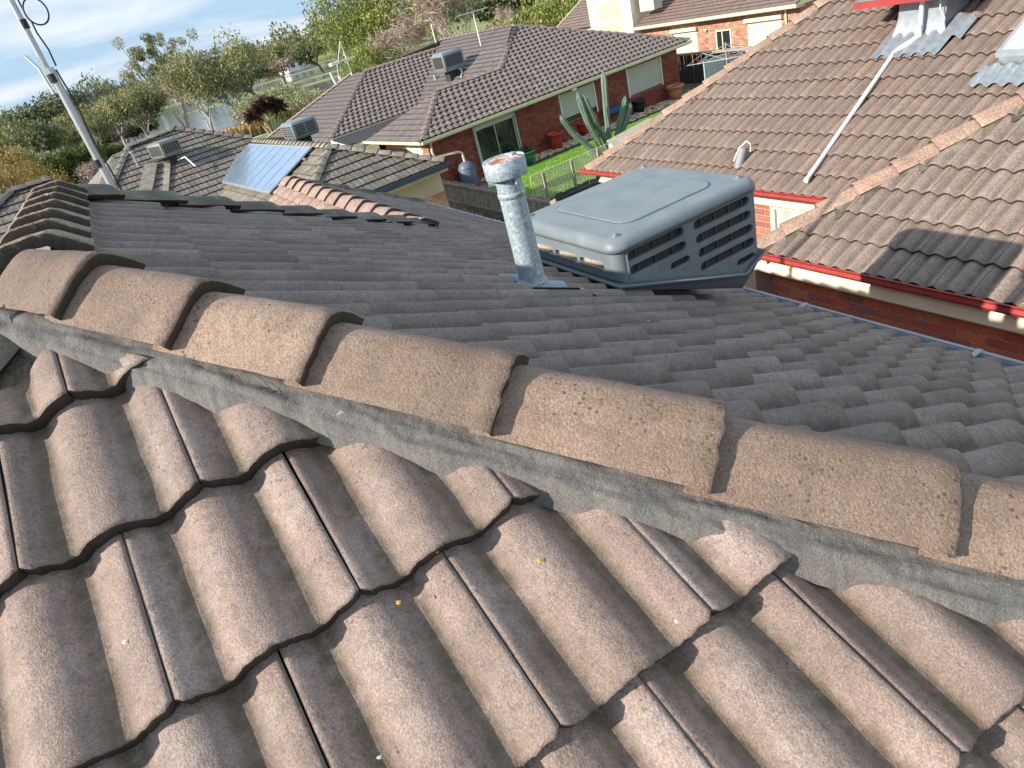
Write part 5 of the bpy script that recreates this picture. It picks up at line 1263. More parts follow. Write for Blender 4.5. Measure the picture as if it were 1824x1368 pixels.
# edging and stones along the wall
mb = MB(); mb.bar((14.1, 25.48, -1.76), (25.6, 26.1, -1.76), .10, .05); tag(mb.build('garden_edging', 'charcoal', None), 'thin grey edging strip between the lawn and stone bed', 'edging')
sb = MB(); rs_ = random.Random(4)
def rough_stone(mb, c, r, rr, colr):
    V = []; n = 6
    for j, (zz_, k_) in enumerate(((-.3, .8), (.35, .85))):
        for i in range(n): a = 2 * math.pi * i / n + rr.random() * .4; V.append(Vector(c) + Vector((math.cos(a) * r * k_ * rr.uniform(.8, 1.2), math.sin(a) * r * k_ * rr.uniform(.8, 1.2), zz_ * r)))
    V.append(Vector(c) + Vector((0, 0, r * .7))); mb.add(V, [(i, (i + 1) % n, (i + 1) % n + n, i + n) for i in range(n)] + [(i + n, (i + 1) % n + n, 2 * n) for i in range(n)], colr)
for k in range(900):
    s = rs_.random(); x = 13.4 + 12.0 * s; y = 25.75 + .62 * s + rs_.uniform(-.15, .95); rough_stone(sb, (x, y, -1.74), rs_.uniform(.06, .13), rs_, rs_.uniform(.02, 1))
for k in range(120):
    x = rs_.uniform(12.4, 13.8); y = rs_.uniform(24.6, 26.6); rough_stone(sb, (x, y, -1.74), rs_.uniform(.05, .10), rs_, rs_.uniform(.02, 1))
sb.build('stone_bed', 'stones', None, kind='stuff')
def pot(name, label, p, prof_, m, extra=None, cat='plant pot'):
    t = thing(name, label, cat, p); mb = MB(); mb.lathe(prof_, 20, p); mb.build('pot_body', m, t)
    mb = MB(); r = prof_[-3][0] * .88; mb.lathe([(0, prof_[-1][1] - .05), (r, prof_[-1][1] - .05)], 16, p); mb.build('soil', 'dead_leaf', t); return t
pp = lambda s, h: [(0, 0), (.16 * s, 0), (.24 * s, h * .6), (.27 * s, h * .85), (.31 * s, h * .86), (.31 * s, h), (.26 * s, h), (.25 * s, h * .9)]
t_ = pot('plant_pot', 'glossy green pot with a small plant beside the brick wall', (14.75, 25.75, -1.77), pp(1.15, .55), 'green_glaze')
lf = MB()
for k in range(90):
    a = rg.uniform(0, 6.28); r = rg.uniform(0, .3); c = Vector((14.75 + r * math.cos(a), 25.75 + r * math.sin(a), -1.25 + rg.uniform(0, .22))); d = Vector((rg.uniform(-1, 1), rg.uniform(-1, 1), rg.uniform(-.3, 1))).normalized() * .08; e = d.cross(Vector((0, 0, 1))).normalized() * .03
    lf.add([c - d, c - e, c + d, c + e], [(0, 1, 2, 3)], rg.random())
lf.build('foliage', 'leaf_olive', t_)
pot('plant_pot', 'tall bright red pot on the stones beneath the wide brick wall', (16.55, 26.2, -1.77), [(0, 0), (.24, 0), (.26, .5), (.30, .62), (.38, .68), (.38, .74), (.32, .74), (.3, .66)], 'red_plastic')
t_ = pot('plant_pot', 'red pot beneath a terracotta dish behind the leaning cactus', (18.55, 26.75, -1.77), pp(1.35, .62), 'red_plastic')
mb = MB(); q = Vector((19.0, 26.95, -1.30)); mb.tube([q + Vector((.34 * math.cos(a), -.05, .42 * math.sin(a))) for a in np.linspace(-.9, math.pi + .9, 16)], .06, 8); tag(mb.build('garden_arch', 'terracotta', None), 'small terracotta arch ornament standing beside the red pots', 'ornament')
pot('plant_pot', 'terracotta pot at the right corner of the brick house', (24.0, 26.7, -1.77), pp(1.35, .7), 'terracotta')
pot('plant_pot', 'black pot on the stones right of the cactus', (21.9, 26.9, -1.77), pp(1.1, .62), 'black')
pot('plant_pot', 'dark red tub beside the blue-grey water tank', (13.2, 26.5, -1.77), pp(1.2, .45), 'red_plastic')
# blue wheelbarrow
wb = thing('wheelbarrow', 'blue wheelbarrow tray standing against the red brick wall', 'wheelbarrow', (20.3, 26.9, -1.77))
q = Vector((20.3, 26.9, -1.25)); V = [q + Vector(v) for v in ((-.35, -.25, 0), (.35, -.25, 0), (.35, .25, 0), (-.35, .25, 0), (-.62, -.38, .26), (.62, -.38, .30), (.62, .38, .30), (-.62, .38, .26))]
mb = MB(); mb.add(V, [(0, 1, 2, 3), (0, 1, 5, 4), (1, 2, 6, 5), (2, 3, 7, 6), (3, 0, 4, 7)]); mb.build('tray', 'blue_plastic', wb)
for y in (-.28, .28): mb = MB(); mb.tube([q + Vector((-.75, y, .05)), q + Vector((.1, y * .8, -.05)), q + Vector((.75, y * .25, -.25))], .02, 6); mb.build('handle', 'black', wb)
for y in (-.25, .25): mb = MB(); mb.tube([q + Vector((-.35, y, 0)), q + Vector((-.4, y, -.5))], .018, 6); mb.build('leg', 'black', wb)
mb = MB(); mb.tube([q + Vector((.72, -.05, -.3)), q + Vector((.72, .05, -.3))], .19, 16); mb.build('wheel', 'black', wb)
# cacti
def cactus_col(mb, pts, r):
    n = 14; P = [Vector(p) for p in pts]; pts2 = []
    for i in range(len(P) - 1):
        for k in range(6): pts2.append(P[i].lerp(P[i + 1], k / 6))
    pts2.append(P[-1]); V = []; m_ = len(pts2)
    for i, p in enumerate(pts2):
        d = (pts2[min(i + 1, m_ - 1)] - pts2[max(0, i - 1)]).normalized(); x = d.cross(Vector((0, 1, .2))).normalized(); y = d.cross(x)
        s = i / (m_ - 1); rad = r * (1 if s < .9 else math.sqrt(max(.03, 1 - ((s - .9) / .1) ** 2))) * (1 + .05 * math.sin(i * 1.3))
        for k in range(n): a = 2 * math.pi * k / n; rr2 = rad * (1 if k % 2 else .78); V.append(p + (x * math.cos(a) + y * math.sin(a)) * rr2)
    mb.add(V, [(i * n + k, i * n + (k + 1) % n, (i + 1) * n + (k + 1) % n, (i + 1) * n + k) for i in range(m_ - 1) for k in range(n)] + [tuple(range(n * (m_ - 1), n * m_))])
cc = thing('column_cactus', 'tall grey-green column cactus with six arms behind the wire fence', 'cactus', (17.3, 22.9, -1.8))
# arms given in the cactus plane: (x along house front, height)
for arm in ([(16.15, -1.8), (16.0, -1.45), (15.33, -.56), (14.92, .19)], [(16.5, -1.9), (16.3, -1.2), (15.98, -.44), (15.79, .80)], [(16.9, -1.7), (16.75, -1.3), (16.27, -.41), (15.99, .64)],
            [(16.95, -1.8), (16.97, -1.2), (17.1, -.02), (17.25, 1.17)], [(17.38, -1.8), (17.42, -1.3), (17.72, -.62), (17.97, .05)], [(17.5, -1.8), (17.55, -1.35), (17.88, -.82), (18.14, -.25)]):
    mb = MB(); cactus_col(mb, [Vector((x, 22.9 + .12 * math.sin(x * 3), z)) for x, z in arm], .12); mb.build('arm', 'cactus', cc)
# small shed with gravelly roof half hidden by the neighbour roof
sh = thing('garden_shed', 'small shed with speckled flat roof below the cactus', 'shed', (16.9, 20.8, -1.8))
mb = MB(); mb.prism([(15.15, 20.2, -.95), (18.3, 20.5, -.95), (18.2, 21.9, -.85), (15.6, 21.3, -.9)], .05); mb.build('roof', simple('speckled_felt', (.36, .32, .26), .9, .5, 12), sh)
mb = MB(); mb.bbox((15.6, 20.5, -1.8), (18.0, 21.2, -1.01)); mb.build('walls', 'white', sh)
# wire arch fence
wf = thing('wire_fence', 'pale hoop-top wire garden fence along the lawn', 'fence', (14, 22, -1.8))
A_ = Vector((11.3, 19.9, -1.78)); B_ = Vector((14.7, 20.1, -1.78)); nW = 30
for k in range(nW):
    a = A_.lerp(B_, k / nW); b = A_.lerp(B_, (k + 1.6) / nW); h = Vector((0, 0, 1.0)); mb = MB(); c = (a + b) / 2; r = (b - a).length / 2; d = (b - a).normalized()
    mb.tube([a, a + h] + [c + h + d * (-r * math.cos(t)) + Vector((0, 0, r * 1.1 * math.sin(t))) for t in np.linspace(.3, math.pi - .3, 6)] + [b + h, b], .010, 5, False); mb.build('hoop_wire', 'cream', wf)
for z in (.12, .4, .68, .96): mb = MB(); mb.tube([A_ + Vector((0, 0, z)), B_ + Vector((0, 0, z))], .009, 5); mb.build('rail_wire', 'cream', wf)
for k in range(3): mb = MB(); c = A_.lerp(B_, (.14, .5, .85)[k]) + Vector((0, -.1, 0)); mb.box(c + Vector((0, 0, .5)), (.09, .07, 1.15)); mb.build('post', 'timber_grey', wf)
# paling fences
def palings(label, a, b, h0, h1, m, n_, jag=.04, cat='fence', tilt=0, wd=.10, rails=True, frontside=1, missing=()):
    a = Vector(a); b = Vector(b); t = thing('paling_fence', label, cat, tuple(a)); d = (b - a); L = d.length; d.normalize(); nrm = Vector((-d.y, d.x, 0)); rp = random.Random(int(L * 100))
    ang = math.atan2(d.y, d.x)
    for k in range(n_):
        if k in missing: continue
        s = (k + .5) / n_; h = h0 + (h1 - h0) * s + rp.uniform(-jag, jag); c = a.lerp(b, s) + nrm * rp.uniform(-.008, .008)
        mb = MB(); w_ = L / n_ * .93; q = Matrix.Rotation(ang, 3, 'Z') @ Matrix.Rotation(rp.gauss(0, .015), 3, 'Y')
        P = [Vector((-w_ / 2, 0, 0)), Vector((w_ / 2, 0, 0)), Vector((w_ / 2, 0, h - .04)), Vector((w_ / 4, 0, h)), Vector((-w_ / 4, 0, h)), Vector((-w_ / 2, 0, h - .04))]
        mb.prism([c + q @ p for p in P], .016, nrm); mb.build('paling', m, t)
    if rails:
        for z in (.3, .9, 1.5):
            if z < h0: mb = MB(); mb.bar(a + Vector((0, 0, z)) - nrm * .04 * frontside, b + Vector((0, 0, z)) - nrm * .04 * frontside, .05, .07); mb.build('rail', m, t)
    return t
palings('weathered grey paling fence running back past the flue towards the water tank', (9.45, 12.2, -1.9), (9.25, 22.3, -1.9), 1.6, 1.6, 'timber_grey', 92, .04, frontside=-1)
palings('short pale picket fence in front of the longer paling fence', (7.75, 18.0, -1.9), (7.45, 11.2, -1.9), 1.6, 1.6, 'timber_grey', 60, .07)
palings('low dark boards behind the hoop-top wire fence', (11.0, 19.4, -1.9), (15.2, 19.6, -1.9), .45, .45, 'timber_dark', 40, .03)
palings('dark timber fence between brick house and cream house', (26.9, 31.5, -1.75), (27.0, 22.6, -1.75), 1.45, 1.50, 'timber_dark', 88, .02, frontside=-1)
mb = MB(); mb.bbox((26.6, 22.6, -.30), (26.86, 31.0, -.22)); tag(mb.build('fence_capping', 'timber_grey', None), 'weathered capping board along the dark timber fence', 'capping')
# bare climber on the shaded fence
bt = MB(); rt = random.Random(2)
for k in range(70):
    p = Vector((8.9 + rt.uniform(-.3, .1), 19.0 + rt.uniform(-1.0, 1.6), -1.7)); pts = [p]
    for j in range(6): p = p + Vector((rt.uniform(-.25, .35), rt.uniform(-.2, .2), rt.uniform(-.05, .22))); pts.append(p)
    bt.tube(pts, .012, 4, False)
tag(bt.build('bare_vine', 'bark_dark', None), 'tangled bare vine on the shaded paling fence', 'vine')
# clothes hoist
hs = thing('clothes_hoist', 'rotary clothes line with silver arms in the rear yard', 'clothes line', (25.3, 24.5, -1.8))
q = Vector((25.2, 24.5, 0)); mb = MB(); mb.tube([q + Vector((0, 0, -1.8)), q + Vector((0, 0, .35))], .035, 8); mb.build('post', 'aluminium', hs)
for k in range(4):
    a = k * math.pi / 2 + 2.9; d = Vector((math.cos(a), math.sin(a), 0)); mb = MB(); mb.tube([q + Vector((0, 0, -.35)), q + d * 2.0 + Vector((0, 0, -.1))], .022, 6); mb.build('arm', 'aluminium', hs)
    mb = MB(); mb.tube([q + Vector((0, 0, .3)), q + d * 1.4 + Vector((0, 0, -.17))], .014, 5); mb.build('stay', 'aluminium', hs)
for r in (1.0, 1.5, 1.95):
    mb = MB(); mb.tube([q + Vector((math.cos(k * math.pi / 2 + 2.9) * r, math.sin(k * math.pi / 2 + 2.9) * r, -.35 + .125 * r)) for k in range(5)], .005, 4, False); mb.build('line', 'white', hs)
mb = MB(); mb.bbox((24.9, 25.6, -1.7), (26.2, 25.66, -.3)); tag(mb.build('shade_panel', simple('pale_blue_panel', (.40, .47, .46), .5), None), 'pale panel standing behind the clothes line', 'panel')
mb = MB(); q = Vector((16.3, 23.6, -1.78)); mb.lathe([(.10, 0), (.03, .05), (.03, .32), (.16, .38), (.17, .41), (.0, .39)], 14, q); tag(mb.build('bird_bath', 'zinc', None), 'tiny grey bird bath on the lawn left of the cactus', 'bird bath')

# ================================================================== CREAM HOUSE at the back right
FN = Frame((29, 23.8, 0), 90)            # local x runs back along +Y, local y towards -X
nh = thing('cream_trim_house', 'buff brick house with cream gable and roller shutters behind the dark fence', 'house', (30, 30, -1.5))
tn = math.tan(R_(22)); upN = Vector((math.cos(R_(22)), 0, math.sin(R_(22))))
pn = lambda x, y: Vector((x, y, 1.05 + tn * (x - 28.5)))
roof_face(nh, [[pn(28.5, 34.6), pn(28.5, 23.4), pn(35, 23.4), pn(35, 34.6)]], pn(28.5, 34.6), upN, TM['flat'], 'tile_n', stagger=.5)
gutter_run(nh, (28.52, 34.6, 1.08), (28.52, 23.3, 1.08), (-1, 0, 0), 'cream', .16, .15)
mb = MB(); mb.bbox((28.5, 23.4, .88), (29.1, 34.6, .92)); mb.build('soffit', 'cream', nh)
FNn = Frame((0, 0, 0), 0)
far_bricks(nh, FNn, 'y', 29.0, 23.8, 34.6, -1.6, .88, 'brick_far_buff', [(30.1, 31.9, -.75, .5), (27.75, 28.75, -.75, .32), (24.6, 26.65, -.75, .55)], 'joint', -1)
mb = MB(); mb.bbox((29.0, 23.6, -1.6), (36, 23.8, .9)); mb.build('end_wall', 'brick_red', nh)
for (a, b, z0, z1) in ((30.1, 31.9, -.75, .46), (24.6, 26.65, -.75, .5)):
    mb = MB(); ns = 13
    for k in range(ns): zz_ = z0 + (z1 - z0) * k / ns; mb.bbox((28.97, a, zz_), (28.99, b, zz_ + (z1 - z0) / ns * .9))
    mb.build('roller_shutter', 'cream', nh); mb = MB(); mb.bbox((28.80, a - .1, z1), (28.99, b + .1, z1 + .17)); mb.build('shutter_box', 'cream', nh)
mb = MB()
for (a, b) in (((28.95, 28.7, -.75), (29.02, 28.78, .32)), ((28.95, 27.72, -.75), (29.02, 27.8, .32)), ((28.95, 27.8, .25), (29.02, 28.7, .32)), ((28.95, 28.3, -.75), (29.02, 28.35, .25))): mb.bbox(a, b)
mb.build('window', 'cream', nh); mb = MB(); mb.bbox((29.03, 27.8, -.75), (29.05, 28.7, .25)); mb.build('pane', 'glass', nh)
mb = MB(); mb.tube([(28.9, 24.3, .9), (28.93, 24.3, -1.6)], .05, 8); mb.build('downpipe', 'cream', nh)
mb = MB(); mb.tube([(28.95, 29.4, .3), (28.85, 29.35, .42)], .05, 8); mb.build('wall_light', 'white', nh)
mb = MB(); mb.prism([(28.6, 34.7, -1.6), (28.6, 38.7, -1.6), (28.6, 38.7, 3.9), (28.6, 34.7, 3.9)], 5.5, (1, 0, 0)); mb.build('gable_tower', 'cream_pale', nh)
for (a, b, z0, z1) in ((35.65, 37.75, 1.7, 2.62), (35.65, 37.75, -.5, 1.55)):
    mb = MB(); mb.bbox((28.57, a, z0), (28.60 - .002, b, z1)); mb.build('gable_panel', 'sand', nh)
pn2 = lambda x, y: Vector((x, y, 1.4 + tn * 1.2 * (x - 29.0)))
roof_face(nh, [[pn2(29, 43.5), pn2(29, 38.75), pn2(35, 38.75), pn2(35, 43.5)]], pn2(29, 43.5), (Vector((1, 0, tn * 1.2))).normalized(), TM['flat'], 'tile_n', stagger=.5, name='side_roof_tile')
mb = MB(); mb.bar((29, 43.55, 1.4), (34, 43.55, 1.4 + tn * 6), .08, .2); mb.build('barge_board', 'cream', nh)
mb = MB(); mb.bbox((29.2, 38.7, -1.6), (34, 43.4, 1.4)); mb.build('side_wall', 'cream_pale', nh)
mb = MB(); mb.bbox((29.0, 33.2, 1.75), (29.6, 34.4, 3.4)); mb.build('attic_window_wall', 'shutter', nh)

# ================================================================== VEGETATION
def crown_mesh(name, seed, clusters, per, leaf, droop=0., jitter=.9, flatten=1., elong=1.6):
    """clusters: list of (centre, radius). each makes `per` leaf-shaped faces spread through its volume"""
    rng = np.random.RandomState(seed); C_ = np.array([c for c, r in clusters]); Rr = np.array([r for c, r in clusters]); n = len(clusters) * per
    idx = np.repeat(np.arange(len(clusters)), per)
    d = rng.normal(size=(n, 3)); d /= np.linalg.norm(d, axis=1)[:, None]; rad = Rr[idx] * rng.uniform(.25, 1, n) ** .6
    p = C_[idx] + d * rad[:, None] * np.array([1, 1, flatten])
    if droop: p[:, 2] -= droop * rng.uniform(0, 1, n) ** 2 * Rr[idx]
    ax = rng.normal(size=(n, 3)); ax[:, 2] = ax[:, 2] * .5 - (1.6 if droop else 0) * 1.0; ax += d * .5; ax /= np.linalg.norm(ax, axis=1)[:, None]
    o = np.cross(ax, rng.normal(size=(n, 3))); o /= np.linalg.norm(o, axis=1)[:, None]
    s = leaf * rng.uniform(.6, 1.35, n)[:, None]
    V = np.stack([p - ax * s * elong * .5, p - o * s * .34, p + ax * s * elong * .5, p + o * s * .34], 1).reshape(-1, 3)
    me = bpy.data.meshes.new(name); me.vertices.add(4 * n); me.vertices.foreach_set('co', V.ravel())
    me.loops.add(4 * n); me.loops.foreach_set('vertex_index', np.arange(4 * n)); me.polygons.add(n); me.polygons.foreach_set('loop_start', np.arange(n) * 4); me.polygons.foreach_set('loop_total', np.full(n, 4)); me.update(); me.validate()
    ca = me.color_attributes.new('dirt_shade_tone', 'FLOAT_COLOR', 'CORNER'); arr = np.zeros((4 * n, 4), np.float32); arr[:, 3] = 1
    cv = rng.uniform(0, 1, len(clusters)); arr[:, 0] = np.repeat(np.clip(cv[idx] * .7 + rng.uniform(0, .3, n), 0, 1), 4); ca.data.foreach_set('color', arr.ravel()); return me
def grow(seed, H, stems=1, spread=.3, trunk_h=.35, levels=3, r0=.22, lean=(0, 0), ang=.5, wob=.12, nb=3):
    """recursive limbs; returns branch polylines with radii and tip points"""
    rr = random.Random(seed); br = []; tips = []
    def rec(p, d, L, r, lv):
        pts = [p.copy()]; k = 4
        for i in range(k):
            d = (d + Vector((rr.gauss(0, wob), rr.gauss(0, wob), rr.gauss(0, wob * .4) + .03))).normalized(); p = p + d * L / k; pts.append(p.copy())
        br.append((pts, [r * (1 - .45 * i / k) for i in range(k + 1)])); 
        if lv == 0: tips.append(p.copy()); return
        if lv <= 2: tips.append(p.copy())
        for b in range(nb if lv < levels else nb + 1):
            a = rr.uniform(0, 6.28); q = rr.uniform(.6, 1.25) * ang; side = Vector((math.cos(a), math.sin(a), 0)); nd = (d * math.cos(q) + side * math.sin(q) + Vector((0, 0, .15))).normalized()
            rec(pts[-1 - (b % 2)], nd, L * rr.uniform(.6, .85), r * .55, lv - 1)
    for s in range(stems):
        a = rr.uniform(0, 6.28); d = Vector((math.cos(a) * spread * (stems > 1) + lean[0], math.sin(a) * spread * (stems > 1) + lean[1], 1)).normalized()
        rec(Vector((rr.uniform(-.3, .3) * (stems > 1), rr.uniform(-.3, .3) * (stems > 1), -.3)), d, H * trunk_h, r0 / math.sqrt(stems), levels)
    return br, tips
def limbs(name, br, m, n=6):
    mb = MB()
    for pts, rad in br: mb.tube(pts, rad, n if rad[0] > .05 else 4, False)
    o = mb.build(name, m, None); me = o.data; bpy.data.objects.remove(o); return me
PROTO = {}
def make_proto(kind, seed):
    rr = random.Random(seed)
    if kind == 'droop':     # rounded drooping eucalypt, 12 m
        br, tips = grow(seed, 12, 2, .25, .30, 3, .28, ang=.55); cl = [(tuple(t), rr.uniform(1.0, 1.7)) for t in tips]; return limbs('trunk', br, 'bark'), crown_mesh('crown', seed, cl, 9000 // len(cl) + 1, .21, 1.1), 'leaf_euc'
    if kind == 'sparse':    # tall multi-stem gum with tufted tops, 18 m
        br, tips = grow(seed, 16, 5, .22, .52, 2, .55, ang=.26, wob=.06, nb=2); zm = max(t.z for t in tips); tt = [t for t in tips if t.z > zm * .62]; cl = [(tuple(t), rr.uniform(.7, 1.2)) for t in tt]; return limbs('trunk', br, 'bark'), crown_mesh('crown', seed, cl, 9500 // max(1, len(cl)) + 1, .20, .6), 'leaf_euc'
    if kind == 'gum':       # generic mid gum 10 m
        br, tips = grow(seed, 10, 1, .2, .34, 3, .22, ang=.6); cl = [(tuple(t), rr.uniform(.8, 1.35)) for t in tips]; return limbs('trunk', br, 'bark'), crown_mesh('crown', seed, cl, 7000 // len(cl) + 1, .21, .5), 'leaf_euc'
    if kind == 'dark':
        br, tips = grow(seed, 10, 1, .2, .30, 3, .25, ang=.65); cl = [(tuple(t), rr.uniform(1.0, 1.6)) for t in tips]; return limbs('trunk', br, 'bark_dark'), crown_mesh('crown', seed, cl, 7500 // len(cl) + 1, .23, .2), 'leaf_dark'
    if kind == 'weep':      # big weeping bright gum 16 m
        br, tips = grow(seed, 16, 2, .22, .32, 3, .38, ang=.5); cl = [(tuple(t), rr.uniform(1.3, 2.2)) for t in tips]; return limbs('trunk', br, 'bark'), crown_mesh('crown', seed, cl, 13000 // len(cl) + 1, .20, 1.7), 'leaf_bright'
    if kind == 'bare':      # leafless pinkish branching tree 12 m
        br, tips = grow(seed, 12, 3, .35, .34, 5, .34, ang=.42, wob=.10, nb=2); mb = limbs('trunk', br, 'bark', 6)
        cl = [(tuple(t), .9) for t in tips]; return mb, crown_mesh('twigs', seed, cl, 3200 // len(cl) + 1, .11, 0, elong=11), 'twig'
    if kind == 'willow':    # pale airy bush, 6 m
        br, tips = grow(seed, 6, 6, .6, .38, 2, .14, ang=.5, nb=3); cl = [(tuple(t), rr.uniform(.7, 1.2)) for t in tips]; return limbs('trunk', br, 'bark'), crown_mesh('crown', seed, cl, 4200 // len(cl) + 1, .19, .2), 'leaf_pale'
    if kind == 'dome':      # rounded bottlebrush shrub 4 m
        cl = []
        for k in range(60): a = rr.uniform(0, 6.28); q = rr.uniform(.15, 1); r = 2.2 * math.sqrt(q); cl.append(((r * math.cos(a), r * math.sin(a), 2.9 - .55 * r + rr.uniform(-.2, .4)), .65))
        br, tips = grow(seed, 4, 7, .55, .45, 1, .14, ang=.5); return limbs('trunk', br, 'twig'), crown_mesh('crown', seed, cl, 90, .20, 0), 'leaf_olive'
    if kind == 'gold':
        br, tips = grow(seed, 7, 4, .4, .36, 3, .14, ang=.55, nb=3); cl = [(tuple(t), rr.uniform(.5, .9)) for t in tips]; return limbs('trunk', br, 'bark'), crown_mesh('crown', seed, cl, 3800 // len(cl) + 1, .20, .2), 'leaf_gold'
HTS = {}
def proto(kind, v):
    k = (kind, v)
    if k not in PROTO:
        tr_, cr_, lm = make_proto(kind, 100 + 17 * v + sum(map(ord, kind)))
        zs = np.empty(len(cr_.vertices) * 3); cr_.vertices.foreach_get('co', zs); z_ = zs.reshape(-1, 3); hh = np.percentile(z_[:, 2], 99.3); ww = np.percentile(z_[:, 0], 98) - np.percentile(z_[:, 0], 2)
        cr_.materials.append(get(lm)); PROTO[k] = (tr_, cr_, hh, ww)
    return PROTO[k]
def tree(name, label, cat, kind, v, p, H, W, yaw, group=None, mat=None):
    tr_, cr_, hh, ww = proto(kind, v); t = bpy.data.objects.new(name, None); col.objects.link(t); t.location = p; t.rotation_euler = (0, 0, yaw)
    t.scale = (W / ww, W / ww, H / hh); t['label'] = label; t['category'] = cat
    if group: t['group'] = group
    a = bpy.data.objects.new('trunk', tr_); col.objects.link(a); a.parent = t
    cm2 = cr_
    if mat: 
        key = (cr_.name, mat)
        if key not in MATTILE: c = cr_.copy(); c.materials.clear(); c.materials.append(get(mat)); MATTILE[key] = c
        cm2 = MATTILE[key]
    b = bpy.data.objects.new('crown', cm2); col.objects.link(b); b.parent = t
